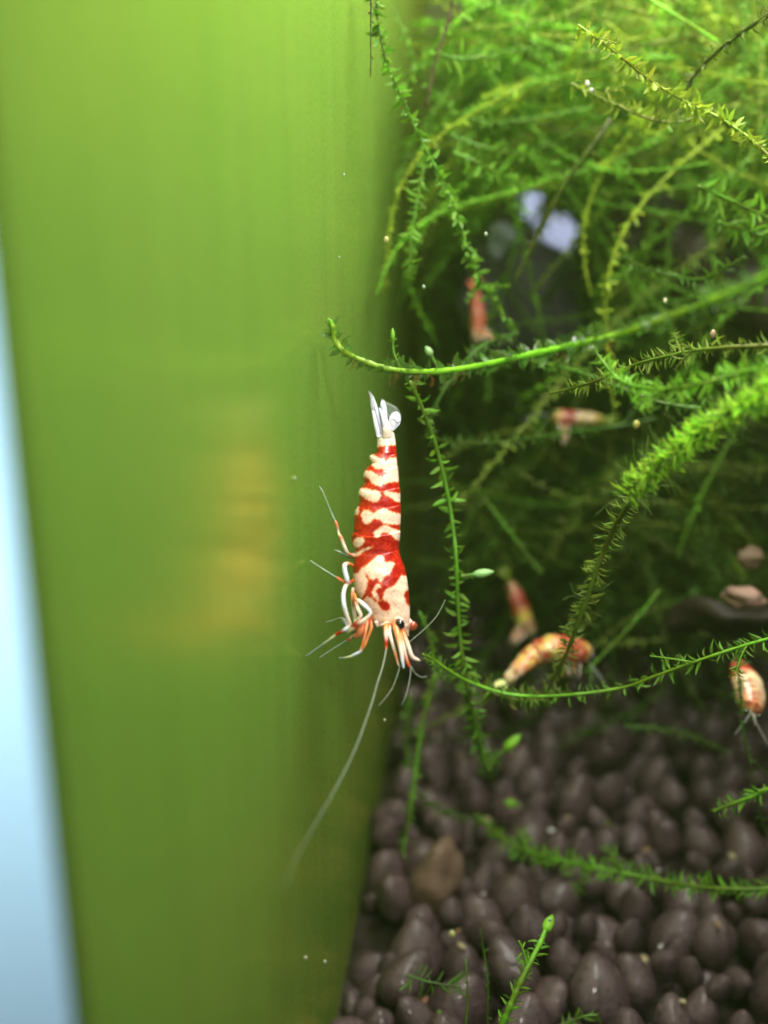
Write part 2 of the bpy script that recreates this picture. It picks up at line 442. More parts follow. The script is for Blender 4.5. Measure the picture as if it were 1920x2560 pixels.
def moss(label, pts, r0, r1, leaf, width, spacing, colour, rows=2, stem_col=None, tilt=0.6, tip=None, leafmat=None, group='moss strands',
         start=0.0, hair=0, hair_len=0.15, name='moss_strand', jitter=0.35, taper=True, wob=0.016, var=0.25, fine=False):
    if not fine: r0, r1, width, spacing = r0 * .68, r1 * .68, width * .55, spacing * .38
    w = np.array([P(*p) for p in pts]); c = spline(w, max(24, 10 * len(pts)))
    ln_ = np.linalg.norm(np.diff(c, axis=0), axis=1).sum(); ph = rng.uniform(0, 6, 3)
    c = c + wob * np.stack([np.sin(np.linspace(0, ln_ * 3.2, len(c)) + ph[k]) for k in range(3)], 1)
    c[:, 0] = np.maximum(c[:, 0], 0.03)
    root = empty(name, c[0]); tag(root, label, 'moss', group)
    sc = np.array(stem_col if stem_col is not None else colour * 0.8)
    V, F = tube(c, np.linspace(r0, r1, len(c)) * (1 + 0.10 * np.sin(np.linspace(0, 60, len(c))) + rng.uniform(-.14, .16, len(c))), 8)
    stems = [(V, F, np.repeat(sc[None] * np.clip(1 + .3 * np.sin(np.linspace(0, 9, len(V)) + ph[0])[:, None] * np.array([.3, 1, 1]), .3, 1.4), 1, 0))]
    twigs = []
    if leaf and not fine and ln_ > 1.0:
        for _ in range(int(ln_ * 1.1)):                        # short side shoots
            k = random.randrange(3, len(c) - 4); t = c[k + 1] - c[k]; t = t / np.linalg.norm(t); g = rng.normal(0, 1, 3); g -= g @ t * t; g /= np.linalg.norm(g)
            ls = random.uniform(.15, .45); e = np.array([c[k], c[k] + (t * .6 + g * .6) * ls * .5, c[k] + (t * .8 + g) * ls * .8 - np.array([0, 0, .1 * ls])])
            tw = spline(e, 12); tw[:, 0] = np.maximum(tw[:, 0], .03); twigs.append(tw)
            V, F = tube(tw, np.linspace(r1 * .7, r1 * .35, 12), 5); stems.append((V, F, sc))
    V, F, C = merge(stems); obj('stem', V, F, MAT_STEM, root, C)
    if leaf:
        view = c.mean(0) - CAM; view = view / np.linalg.norm(view)
        V, F, C = leafy(c, spacing, leaf, width, colour, rows=rows, tilt=tilt, r=0.6 * (r0 + r1) / 2, plane=view, start=start, jitter=jitter, taper=taper, var=var)
        ls_ = [(V, F, C)] + [leafy(tw, spacing, leaf * .75, width * .7, colour, rows=rows, tilt=tilt, r=r1 * .4, plane=view, jitter=jitter) for tw in twigs]
        V, F, C = merge(ls_)
        obj('leaves', V, F, leafmat or MAT_MOSS, root, C, kind='stuff')
    if hair:
        ps = []
        L = len(c)
        for _ in range(hair):
            k = random.randrange(int(L * start), L); d = rng.normal(0, 1, 3); d /= np.linalg.norm(d)
            ln = hair_len * random.uniform(.4, 1.2); b = c[k] + d * leaf * 0.3
            h = np.array([b, b + d * ln * .5 + rng.normal(0, .02, 3), b + d * ln + rng.normal(0, .04, 3)])
            V, F = tube(spline(h, 5), 0.0020, 3); ps.append((V, F, np.array([0.22, 0.36, 0.08])))
        V, F, C = merge(ps); obj('algae_fuzz', V, F, MAT_HAIR, root, C, kind='stuff')
    if tip is not None:
        d = c[-1] - c[-4]; d /= np.linalg.norm(d)
        tc_, tl, tr_ = tip
        q = np.array([c[-1] - d * tl * .3, c[-1] + d * tl * .4, c[-1] + d * tl])
        V, F = tube(spline(q, 10), tr_ * np.array([.5, .8, 1, 1.05, 1.05, 1, .9, .7, .45, .15]), 8)
        obj('bud', V, F, MAT_STEM, root, tc_)
    return root


# background thicket, a mass nobody could count
protos = []
for k in range(10):
    n = 14; L = rng.uniform(2.0, 3.6)
    t = np.linspace(0, 1, n)
    c = np.stack([t * L, 0.35 * np.sin(t * rng.uniform(1.5, 4) + rng.uniform(0, 6)), 0.4 * np.sin(t * rng.uniform(1.5, 4) + rng.uniform(0, 6))], 1); c -= c[0]
    a = tube(c, np.linspace(.018, .010, n), 4)
    b = leafy(c, 0.024, 0.105, 0.034, np.ones(3), rows=2, jitter=0.6, tilt=0.7)
    V, F, C = merge([(a[0], a[1], np.full(3, .8)), b]); protos.append((V, F, C))


# open water in front of things that show between the strands
CLEAR = [(1350, 560, 100, 72, 99, .12), (1193, 800, 45, 75, 13, .03), (1440, 1045, 85, 45, 13, .03), (1300, 1515, 60, 80, 13, .03), (1380, 1650, 140, 80, 12, 0), (1870, 1720, 70, 90, 12, 0),
         (1640, 580, 110, 80, 13, .5), (1870, 1440, 60, 50, 12, .3)]


def thicket(name, label, zones):
    ps = []
    for n, (u0, u1), (v0, v1), (d0, d1), cols, droop, size in zones:
        for _ in range(n):
            o = P(rng.uniform(u0, u1), rng.uniform(v0, v1), rng.uniform(d0, d1))
            if o[1] > 17.4 or o[2] < FLOOR + 0.3 or o[0] < 0.5: continue
            d = rng.normal(0, 1, 3); d[2] = d[2] * .5 - droop; d /= np.linalg.norm(d)
            if d @ FWD < -.15: d = d - 2 * (d @ FWD) * FWD
            s = np.cross(d, rng.normal(0, 1, 3)); s /= np.linalg.norm(s); u = np.cross(d, s)
            V, F, C = protos[rng.integers(len(protos))]
            W = o + (V @ np.stack([d, s, u])) * size * rng.uniform(.6, 1.2)
            if W[:, 0].min() < 0.12: W[:, 0] += 0.12 - W[:, 0].min()
            pu, pv, pd = to_px(W[::9]); bad = False
            for gu, gv, ru, rv, gd, keep in CLEAR:
                if ((((pu - gu) / ru) ** 2 + ((pv - gv) / rv) ** 2 < 1) & (pd < gd)).mean() > .02 and rng.random() > keep: bad = True
            if bad: continue
            W[:, 1] = np.minimum(W[:, 1], 17.95)
            col = cols[rng.integers(len(cols))] * rng.uniform(.6, 1.3)
            ps.append((W, F, C * col))
    V, F, C = merge(ps)
    o = obj(name, V, F, MAT_MOSS, None, C); tag(o, label, 'moss', kind='stuff')


thicket('moss_thicket', 'dense blurred mass of green moss filling the back of the tank', [  # upper zones get lightened leaf colour for glow, lower ones darkened for shade
    (420, (1200, 2050), (-140, 330), (10.6, 15), [BRIGHT * 1.4, YELLOW * 1.3, YELLOW * 1.2, OLIVE * 1.8, MID * 1.3], 0.3, 1.0),
    (200, (1100, 1500), (-60, 520), (11.0, 15.5), [MID * 1.4, BRIGHT * 1.3, MID * 1.4], 0.5, 1.0),
    (190, (1450, 2050), (330, 760), (11.2, 15.0), [MID * 1.2, DEEP, OLIVE * 1.2, BRIGHT], 0.3, 1.0),
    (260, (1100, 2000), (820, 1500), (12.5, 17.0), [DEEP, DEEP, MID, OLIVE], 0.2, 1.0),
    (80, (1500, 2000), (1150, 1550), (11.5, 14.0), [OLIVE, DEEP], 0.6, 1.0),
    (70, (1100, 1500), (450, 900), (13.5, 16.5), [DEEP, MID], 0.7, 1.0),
])

# single strands one can follow
D = [
    # label, points(u, v, depth), r0, r1, leaf, width, spacing, colour, extra
    ('beaded green moss strand hanging from the top edge beside the smooth wall', [(935, -60, 9.0), (962, 130, 9.0), (1012, 265, 9.1), (1050, 350, 9.2), (1100, 440, 9.3), (1140, 530, 9.5), (1170, 620, 9.7), (1215, 730, 10), (1290, 830, 10.3)],
     .014, .014, .10, .085, .032, MID * 1.1, dict(rows=3, tilt=.3)),
    ('short bright leafy strand beside the wall, left of the beaded strand', [(1062, 420, 9.8), (1045, 520, 9.8), (1030, 600, 9.8), (1022, 690, 9.8)], .016, .010, .12, .06, .05, BRIGHT * .85, {}),
    ('long upright strand with spaced paired leaves right of the striped shrimp', [(1030, 955, 8.9), (1065, 1030, 9.0), (1095, 1130, 9.1), (1122, 1280, 9.2), (1140, 1400, 9.2), (1150, 1520, 9.3), (1160, 1650, 9.4), (1178, 1780, 9.6), (1215, 1920, 9.9)],
     .017, .015, .125, .042, .030, MID * 1.15, dict(tilt=.25, jitter=.5, fine=True)),
    ('wispy strand running behind the bright stem towards the upright strand', [(1290, 830, 10.5), (1180, 880, 10), (1080, 1090, 10), (1300, 1095, 10.5), (1500, 1075, 11), (1640, 1040, 11)], .016, .012, .09, .04, .06, DEEP * 1.3, {}),
    ('bright green strand branching below the bright stem at the right', [(1920, 915, 6.7), (1840, 938, 6.8), (1740, 962, 6.9), (1640, 965, 7.1), (1560, 945, 7.3), (1500, 890, 7.5), (1470, 850, 7.5)],
     .018, .012, .105, .05, .026, BRIGHT * .95, dict(tilt=.5)),
    ('olive strand running level just above the branching strand', [(1935, 862, 7.4), (1800, 875, 7.6), (1690, 890, 7.9), (1580, 910, 8.2), (1480, 950, 8.6), (1380, 985, 9)], .02, .012, .10, .045, .035, OLIVE * 1.2, dict(tilt=.6)),
    ('thin leafy stem running down from the fuzzy moss tip to the striped shrimp cluster', [(1585, 1235, 8.1), (1545, 1310, 8.3), (1505, 1400, 8.5), (1470, 1490, 8.7), (1440, 1560, 8.9), (1405, 1650, 9.2), (1380, 1700, 9.4)],
     .030, .022, .115, .055, .035, OLIVE * 1.05, dict(tilt=.3, hair=60)),
    ('slender lime stem sagging across the lower middle above the soil', [(1935, 1588, 8.4), (1850, 1612, 8.5), (1760, 1645, 8.6), (1650, 1690, 8.8), (1560, 1722, 9), (1430, 1736, 9.1), (1300, 1735, 9.2), (1220, 1718, 9.2), (1150, 1690, 9.1), (1090, 1655, 8.9), (1058, 1640, 8.7)],
     .017, .017, .10, .045, .05, MID * .9, dict(stem_col=BRIGHT * .9, tilt=.4)),
    ('thick brushy strand lying across the dark soil pellets', [(1960, 2222, 9.7), (1800, 2215, 9.9), (1640, 2200, 10.2), (1520, 2182, 10.4), (1400, 2150, 10.7), (1300, 2115, 11), (1230, 2072, 11.3), (1185, 2040, 11.5)],
     .030, .022, .13, .055, .028, MID * 1.15, dict(stem_col=BRIGHT * .6, tilt=.5)),
    ('darker strand lying on soil behind the brushy strand', [(1210, 2060, 11.6), (1130, 2030, 11.6), (1070, 2000, 11.4), (1030, 1975, 11.3)], .02, .014, .10, .05, .05, DEEP * 1.1, {}),
    ('blurred bright green stem rising from the bottom edge over the soil', [(1235, 2620, 8.4), (1270, 2510, 8.4), (1310, 2420, 8.5), (1345, 2360, 8.6), (1368, 2318, 8.7)],
     .042, .030, .09, .045, .05, BRIGHT * .8, dict(tip=(BRIGHT * 1.3, .12, .042), stem_col=BRIGHT * .8)),
    ('short olive green strand entering from the right edge above the soil', [(1960, 1950, 9.0), (1890, 1985, 9.1), (1830, 2010, 9.2), (1782, 2030, 9.3)], .028, .016, .10, .05, .04, MID * 1.1, dict(stem_col=MID * 1.2)),
    ('thin strand dropping down the right edge over the soil', [(1850, 1800, 9.5), (1868, 1900, 9.6), (1895, 2010, 9.7), (1925, 2100, 9.8)], .013, .010, .06, .03, .09, DEEP * 1.2, {}),
    ('leafy strand dropping along the wall foot to the soil', [(1090, 1690, 10.6), (1062, 1800, 10.6), (1043, 1900, 10.6), (1030, 1980, 10.6), (1012, 2080, 10.6), (1000, 2130, 10.7)], .032, .022, .07, .04, .06, MID * .9, dict(stem_col=MID * .9)),
    ('blurred upright strand between wall and leafy wall-foot strand', [(1020, 1740, 12.2), (1015, 1830, 12.2), (1018, 1920, 12.2)], .035, .02, .10, .05, .05, MID * .7, {}),
    ('drooping dark strand at the base of the upright paired-leaf strand', [(1172, 1730, 10.2), (1190, 1840, 10.5), (1225, 1950, 10.9)], .05, .03, .12, .06, .04, DEEP * 1.2, {}),
    ('brown bare stem hanging at the top beside the wall', [(1135, -40, 10.4), (1118, 60, 10.4), (1095, 150, 10.4), (1066, 272, 10.4)], .026, .022, .05, .03, .3, BROWN, dict(stem_col=BROWN * .9)),
    ('fine dark brown rootlet against the green wall at the top', [(922, -40, 8.4), (925, 60, 8.4), (929, 130, 8.4), (931, 190, 8.4)], .011, .005, .035, .02, .05, BROWN, dict(stem_col=BROWN * .5)),
    ('dark olive stem slanting across the lavender gap', [(1530, 300, 10.6), (1480, 370, 10.6), (1410, 460, 10.7), (1360, 550, 10.8), (1318, 640, 10.9), (1290, 700, 11)], .04, .03, .08, .04, .12, OLIVE * .6, dict(stem_col=OLIVE * .4)),
    ('thick green frond across the upper right, left of the slanting olive stem', [(1120, 330, 11), (1210, 370, 11), (1320, 395, 11.2), (1420, 420, 11.4)], .022, .014, .14, .06, .06, BRIGHT * .8, {}),
    ('pale green frond below the thick green frond', [(1130, 385, 10.5), (1190, 410, 10.5), (1260, 440, 10.7), (1330, 470, 11)], .024, .014, .14, .06, .05, BRIGHT * .8, {}),
    ('broad bright side shoot beside the brown bare stem', [(1098, 140, 10.3), (1150, 150, 10.3), (1200, 145, 10.4), (1245, 140, 10.5)], .02, .014, .20, .08, .05, BRIGHT * .75, {}),
    ('dark mossy branch slanting in from the top right corner', [(1960, 20, 8.6), (1880, 65, 8.8), (1810, 110, 9), (1740, 175, 9.2), (1700, 240, 9.4)], .03, .02, .10, .045, .03, OLIVE * .7, dict(rows=3, stem_col=OLIVE * .4)),
    ('beaded lime strand curving down the far right upper side', [(1440, 60, 8.6), (1530, 130, 8.6), (1620, 200, 8.7), (1720, 255, 8.8), (1800, 290, 8.7), (1870, 340, 8.5), (1930, 400, 8.4)], .014, .016, .11, .08, .028, YELLOW * .9, dict(rows=3, tilt=.4)),
    ('pale yellowish strand below the beaded lime strand', [(1430, 205, 9.4), (1520, 250, 9.4), (1600, 290, 9.4), (1690, 310, 9.4), (1780, 280, 9.4)], .018, .014, .12, .06, .03, YELLOW * .7, dict(rows=3)),
    ('straight lime blade at the top right corner', [(1620, -10, 10), (1700, 50, 10), (1790, 110, 10)], .022, .018, .1, .04, .12, BRIGHT * 1.2, dict(stem_col=BRIGHT * 1.3)),
    ('bright leaf spray at the right edge under the lime strand', [(1750, 470, 9.6), (1800, 490, 9.6), (1870, 520, 9.6), (1940, 550, 9.6)], .02, .014, .18, .07, .05, BRIGHT * .8, {}),
    ('lower bright leaf spray at the right edge', [(1790, 550, 9.9), (1840, 565, 9.9), (1890, 582, 9.9), (1950, 600, 9.9)], .02, .014, .18, .07, .05, BRIGHT * .7, {}),
    ('arched dark strand under the brown hollow at the right', [(1560, 640, 10), (1610, 670, 10), (1680, 690, 10), (1760, 700, 9.8), (1860, 640, 9.6)], .016, .012, .11, .05, .05, MID * .7, {}),
    ('long faint strand sweeping behind the fuzzy moss tip', [(1330, 905, 10.2), (1430, 930, 10), (1540, 965, 9.8), (1650, 1000, 9.6), (1760, 1020, 9.5)], .022, .02, .10, .05, .04, MID * .8, {}),
    ('faint straight strand slanting behind the shrimp pair', [(1650, 1480, 10.8), (1580, 1560, 10.8), (1520, 1620, 10.8), (1460, 1680, 10.8)], .024, .02, .06, .03, .08, DEEP * 1.2, dict(stem_col=MID * .7)),
    ('short dark strand slanting below the small dark gap', [(1215, 1250, 11), (1270, 1320, 11), (1320, 1390, 11), (1350, 1430, 11)], .03, .024, .09, .045, .06, MID * .7, {}),
    ('small side shoot with a pale bud on the upright strand', [(1150, 1440, 9.2), (1175, 1438, 9.2), (1195, 1436, 9.2)], .018, .014, .05, .03, .06, BRIGHT * .7, dict(tip=(np.array([.30, .55, .2]), .13, .034))),
    ('small upright shoot with green bud above the soil', [(1215, 1925, 10.5), (1240, 1890, 10.5), (1268, 1865, 10.5)], .02, .016, .08, .04, .05, MID, dict(tip=(BRIGHT * 1.2, .16, .05))),
    ('tiny bright sprout lying on the soil', [(1310, 2010, 11.6), (1295, 2008, 11.6), (1285, 2006, 11.6)], .014, .012, .05, .03, .05, MID, dict(tip=(BRIGHT, .1, .045))),
    ('faint curved strand over the soil at the right', [(1560, 1810, 11), (1650, 1820, 11), (1740, 1850, 11), (1830, 1890, 11)], .016, .012, .08, .04, .06, DEEP * 1.3, {}),
    ('tiny pale tipped shoot behind the bright stem tip', [(1000, 920, 8.8), (985, 880, 8.8), (984, 845, 8.8)], .016, .012, .05, .025, .05, MID, dict(tip=(BRIGHT * .8, .08, .018))),
    ('small blurred shoot right of the tiny pale tipped shoot', [(1095, 920, 9.2), (1085, 895, 9.2), (1077, 880, 9.2)], .014, .012, .05, .03, .05, MID, dict(tip=(np.array([.3, .5, .2]), .07, .03))),
    ('thin stem linking the fuzzy moss to the branching strand', [(1790, 940, 7.2), (1770, 1000, 7.3), (1755, 1060, 7.4)], .018, .014, .05, .03, .1, BRIGHT * .7, {}),
    ('thin green filament rising from the bottom edge at the left of the soil', [(1165, 2620, 8.9), (1168, 2500, 8.9), (1160, 2400, 8.9)], .016, .008, .04, .03, .2, MID * .9, dict(stem_col=MID * .9)),
    ('second thin filament rising beside the yellow green fleck', [(1215, 2580, 9.0), (1222, 2440, 9.0), (1205, 2320, 9.0)], .014, .006, .04, .03, .2, MID * .7, dict(stem_col=MID * .7)),
    ('blurred dark green tuft at the bottom edge near the wall', [(1020, 2440, 9.2), (1080, 2462, 9.2), (1150, 2475, 9.2)], .016, .012, .16, .05, .05, MID * .7, {}),
    ('blurred green tuft at the bottom edge under the soil stem', [(1400, 2570, 9.2), (1455, 2545, 9.2), (1490, 2540, 9.2)], .016, .012, .12, .06, .05, MID, {}),
    ('olive moss tangle hanging below the sagging lime stem', [(1200, 1715, 9.4), (1270, 1745, 9.5), (1340, 1750, 9.5), (1400, 1720, 9.5)], .02, .016, .16, .06, .02, OLIVE * .7, dict(rows=3)),
    ('hanging strand at the right edge by the driftwood', [(1850, 1600, 9.6), (1845, 1680, 9.6), (1852, 1780, 9.6)], .02, .016, .1, .045, .05, DEEP * 1.3, {}),
    ('wall side strand fading into shadow below the bright stem', [(1045, 1530, 10), (1070, 1590, 10), (1085, 1650, 10), (1110, 1700, 10)], .022, .018, .07, .035, .05, MID * .8, {}),
]
for label, pts, r0, r1, lf, wd, sp, colr, ex in D:
    moss(label, pts, r0, r1, lf, wd, sp, colr, **ex)

# the bright stem in focus, leaves thin and clear
main = moss('bright green curling moss stem above the tail of the striped shrimp', [(1980, 660, 5.7), (1850, 725, 6.0), (1700, 782, 6.4), (1560, 830, 6.8), (1420, 865, 7.2), (1290, 895, 7.5), (1180, 918, 7.7), (1080, 928, 7.8), (980, 922, 7.85),
             (905, 900, 7.85), (855, 875, 7.8), (834, 845, 7.8), (830, 812, 7.75)], .020, .019, .095, .065, .014, np.array([.09, .20, .03]), stem_col=np.array([.30, .62, .04]),
            tilt=.7, leafmat=MAT_CLEAR, jitter=.7, wob=.004, fine=True, taper=False, group='moss strands')
q = np.array([P(830, 815, 7.75), P(826, 800, 7.75), P(818, 795, 7.72)])
V, F = tube(spline(np.array([P(836, 850, 7.8), P(831, 820, 7.78), P(826, 803, 7.76), P(819, 797, 7.74)]), 12), .024 * np.array([.6, .8, .95, 1, 1, .98, .95, .9, .8, .6, .35, .12]), 10)
obj('curled_tip', V, F, MAT_STEM, main, (.16, .45, .03))
rz = []
for (u, v, d) in ((985, 930, 7.85), (1040, 938, 7.8), (1078, 938, 7.8), (1155, 930, 7.75), (1405, 880, 7.25), (1522, 852, 6.9), (880, 892, 7.85)):
    for _ in range(4):
        p0 = P(u + rng.normal(0, 4), v, d); e = P(u + rng.normal(-2, 12), v + rng.uniform(12, 42), d + rng.normal(0, .05))
        m = (p0 + e) / 2 + rng.normal(0, .015, 3)
        V, F = tube(spline(np.array([p0, m, e]), 6), .0022, 4); rz.append((V, F, np.array([.28, .12, .03])))
V, F, C = merge(rz); obj('rhizoids', V, F, MAT_HAIR, main, C, kind='stuff')

moss('fuzzy thick moss tip with spiky bright end at the right', [(1960, 955, 6.6), (1880, 1000, 6.8), (1800, 1050, 7.0), (1720, 1110, 7.2), (1650, 1165, 7.35), (1600, 1205, 7.45), (1570, 1228, 7.5)],
     .03, .022, .125, .032, .0021, BRIGHT * .85 + YELLOW * .75, rows=5, tilt=.25, hair=380, hair_len=.18, stem_col=OLIVE * .7, taper=False, fine=True)

# ------------------------------------------------------------------ the striped shrimp
DS = 7.9
PX = DS / FPX


def z1(x, y): return 700 + x * 0.26522, 940 + y * 0.26528


def z2(x, y): return 700 + x * 0.26522, 1300 + y * 0.26528


def SP(u, v, near=0.0): return P(u, v, DS - near)


LT_ = [(1078, 947), (1083, 943.5), (1100, 942.5), (1120, 942.5), (1133, 942), (1137, 928), (1142, 923), (1150, 924.5), (1159, 930), (1165, 922), (1172, 916), (1181, 910.5), (1190, 908),
       (1198, 909), (1207, 912), (1213, 908), (1221, 901), (1232, 896), (1238, 896), (1246, 899.5), (1256, 899), (1265, 895), (1277, 888), (1287, 886), (1306, 884), (1325, 883.5),
       (1329, 885.5), (1338, 880), (1354, 879), (1364, 882), (1374, 889), (1380, 888.5), (1387, 886), (1411, 883), (1433, 882), (1459, 884), (1480, 890), (1496, 899), (1515, 912), (1533, 926), (1555, 932), (1566, 942),
       (1570, 962), (1574, 988), (1580, 1008), (1590, 1018)]
RT_ = [(1078, 980), (1083, 985), (1100, 988), (1120, 990), (1147, 991.5), (1192, 996), (1232, 1000), (1282, 1001.5), (1324, 1000), (1370, 997), (1384, 998.5), (1400, 1004), (1419, 1012), (1451, 1018), (1486, 1022), (1525, 1024.5),
       (1555, 1024.5), (1575, 1023), (1590, 1021)]
NV, NT = 640, 340
vv = np.linspace(1078, 1590, NV)
Lx = np.interp(vv, *np.array(LT_).T); Rx = np.interp(vv, *np.array(RT_).T)
th = np.linspace(0, 2 * np.pi, NT, endpoint=False)
cen = (Lx + Rx) / 2; hh = (Rx - Lx) / 2
# smooth thickness profile, not carrying the plate steps
hs = np.convolve(np.pad(hh, 30, mode='edge'), np.ones(61) / 61, 'valid')
ww = np.where(vv < 1560, np.minimum(hs, hh * 1.25) * 0.80, hh * np.interp(vv, [1560, 1575, 1590], [.8, .55, .5]))
ct, st = np.cos(th), np.sin(th)
ex = 0.86
cx = np.sign(ct) * np.abs(ct) ** ex; sy = np.sign(st) * np.abs(st) ** ex
U = cen[:, None] + hh[:, None] * cx[None]
W = ww[:, None] * sy[None]
VV = np.repeat(vv[:, None], NT, 1)
tt = (cx[None] + 1) / 2 * np.ones((NV, 1))
edges = [1083, 1134, 1166, 1218, 1262, 1327, 1374, 1600]
rel = np.zeros((NV, NT))
for k in range(len(edges) - 1):
    dip = 13 * np.sin(np.pi * np.clip(tt, 0, 1) ** .7) * (1 if k else .2)
    a = edges[k] + dip; b = edges[k + 1] + 13 * np.sin(np.pi * np.clip(tt, 0, 1) ** .7)
    f = (VV - a) / (b - a)
    ins = (f >= 0) & (f < 1)
    step = np.clip((VV - a) / 1.6, 0, 1)
    rel = np.where(ins, (1 - f) * step, rel)
amp = np.where(VV < 1374, 0.12, 0.03)
W = W * (1 + rel * amp * 1.3 - .03)
U = cen[:, None] + (U - cen[:, None]) * (1 + rel * amp * 0.25)
# fine waviness of the shell
W += 0.5 * np.sin(U * .11 + VV * .07) + .35 * np.sin(VV * .21 - U * .05)


def inside(poly, x, y):
    poly = np.asarray(poly, float); r = np.zeros(x.shape, bool); n = len(poly)
    for i in range(n):
        (x1, y1), (x2, y2) = poly[i], poly[(i + 1) % n]
        if y1 == y2: continue
        c = ((y1 > y) != (y2 > y)) & (x < (x2 - x1) * (y - y1) / (y2 - y1) + x1)
        r ^= c
    return r


WH1 = [[(860, 380), (1180, 380), (1140, 655), (1000, 665), (880, 678)],
       [(865, 725), (905, 760), (960, 785), (1000, 800), (1040, 770), (1150, 765), (1160, 1000), (1060, 1005), (1000, 1020), (950, 1042), (890, 1032), (850, 1000), (830, 965), (770, 950), (770, 915), (832, 868), (826, 830), (800, 780)],
       [(735, 1060), (800, 1052), (860, 1070), (920, 1080), (950, 1095), (955, 1130), (930, 1180), (890, 1197), (840, 1180), (800, 1155), (760, 1130), (700, 1128), (700, 1100)],
       [(970, 1095), (1000, 1083), (1060, 1095), (1180, 1112), (1180, 1203), (1090, 1185), (1040, 1150), (985, 1130)],
       [(660, 1310), (715, 1250), (748, 1222), (752, 1280), (735, 1312)],
       [(760, 1300), (790, 1265), (830, 1260), (880, 1287), (920, 1270), (960, 1245), (1010, 1250), (1060, 1280), (1180, 1305), (1180, 1400), (1080, 1402), (1010, 1395), (970, 1390), (940, 1355), (890, 1345), (855, 1375), (830, 1402), (795, 1390), (775, 1360), (770, 1330)],
       [(872, 1478), (920, 1440), (960, 1405), (1010, 1402), (1060, 1430), (1180, 1465), (1170, 1565), (1080, 1540), (1050, 1500), (1000, 1473), (965, 1480), (920, 1522), (890, 1512)],
       [(680, 1580), (700, 1540), (740, 1512), (790, 1513), (807, 1540), (785, 1580), (740, 1622), (700, 1612)]]
RD1 = [[(790, 820), (860, 838), (900, 885), (960, 885), (1002, 900), (997, 932), (965, 953), (920, 932), (870, 902), (800, 885)]]
WH2 = [[(640, 345), (720, 300), (780, 265), (850, 245), (895, 243), (850, 267), (800, 292), (740, 332), (640, 395)],
       [(930, 318), (985, 345), (980, 385), (1050, 383), (1082, 405), (1060, 450), (1040, 492), (985, 525), (960, 572), (930, 566), (920, 535), (870, 557), (840, 540), (825, 500), (800, 488), (820, 520), (837, 560), (825, 612), (800, 682), (770, 748), (740, 760), (640, 760), (640, 500), (740, 490), (760, 455), (820, 410), (880, 360)],
       [(1140, 508), (1260, 540), (1280, 1120), (1100, 1200), (600, 1200), (600, 760), (775, 748), (820, 708), (870, 718), (900, 760), (930, 750), (955, 738), (975, 700), (985, 650), (1030, 620), (1080, 600), (1110, 560)],
       [(890, 610), (920, 583), (952, 590), (957, 622), (925, 630), (905, 660), (920, 690), (942, 722), (932, 752), (900, 735), (873, 702), (870, 660)]]
RD2 = [[(918, 762), (970, 738), (1022, 768), (1042, 822), (1000, 842), (960, 832), (938, 803)], [(1166, 692), (1190, 655), (1250, 700), (1260, 810), (1200, 790), (1180, 740)]]


def white_mask(u, v):
    jx = 1.1 * np.sin(v * .9 + u * .35) + .8 * np.sin(u * 1.3 - v * .6) + .6 * np.sin(u * 2.3 + v * 1.9)
    jy = 1.1 * np.sin(u * .8 - v * .3) + .7 * np.sin(v * 1.2 + u * .7) + .5 * np.sin(v * 2.6 - u * 1.7)
    jx += 1.0 * np.sin(u * 3.7 + v * 2.9) + .8 * np.sin(v * 4.3 - u * 3.1); jy += 1.0 * np.sin(v * 3.5 - u * 2.7) + .8 * np.sin(u * 4.9 + v * 3.3)
    jx += 1.6 * np.sin(u * .45 - v * .5 + 1) ; jy += 1.6 * np.sin(v * .42 + u * .55 + 2)
    u, v = u + jx * .68, v + jy * .68
    m = np.zeros(u.shape, bool)
    for off, WH, RD in ((940, WH1, RD1), (1300, WH2, RD2)):
        x, y = (u - 700) / .26522, (v - off) / .26528
        mm = np.zeros(u.shape, bool)
        for p in WH: mm |= inside(p, x, y)
        for p in RD: mm &= ~inside(p, x, y)
        m |= mm
    return m.astype(float)


soft = np.zeros((NV, NT))
offs = [(0, 0), (1.3, 0), (-1.3, 0), (0, 1.3), (0, -1.3), (2.4, 1.0), (-2.4, -1.0), (1, -2.4), (-1, 2.4)]
for a, b in offs: soft += white_mask(U + a, VV + b) / len(offs)
RED = np.array([.37, .005, .003]); ORG = np.array([.72, .17, .03]); WHT = np.array([.86, .65, .49])
s3 = soft[..., None]
Cb = np.where(s3 < .5, RED + (ORG - RED) * np.clip(s3 * 2 - .3, 0, 1) / .7 * .8, ORG + (WHT - ORG) * np.clip(s3 * 2 - 1, 0, 1))
mot = .5 + .5 * np.sin(U * .31 + 2 * np.sin(VV * .17)) * np.sin(VV * .27 + 2 * np.sin(U * .13)); fin = np.sin(U * 1.9 + VV * .7) * np.sin(VV * 1.7 - U * .9)
Cb = Cb * (1 + (.10 * fin + .10 * (mot - .5))[..., None]) + np.where(s3 < .4, (mot[..., None] ** 3) * np.array([.16, .030, .004]), (1 - mot[..., None]) * np.array([0, -.05, -.05]))
pk = np.clip(np.sin(U * .52 + 1.5 * np.sin(VV * .31)) * np.sin(VV * .47 + 1.3 * np.sin(U * .29)) - .25, 0, 1)[..., None] * (VV > 1380)[..., None]
Cb = np.where(s3 > .6, Cb + (ORG - Cb) * pk * .55, Cb)
Cb = np.clip(Cb, .002, 1)
Cb = np.where((VV < 1112)[..., None], Cb * np.array([1.05, 1.12, 1.25]), Cb)
pos = np.zeros((NV, NT, 3))
pos = CAM + (DS - W * PX)[..., None] * FWD + ((U - 960) * PX)[..., None] * RGT - ((VV - 1280) * PX)[..., None] * UPV
i, j = np.meshgrid(np.arange(NV - 1), np.arange(NT), indexing='ij')
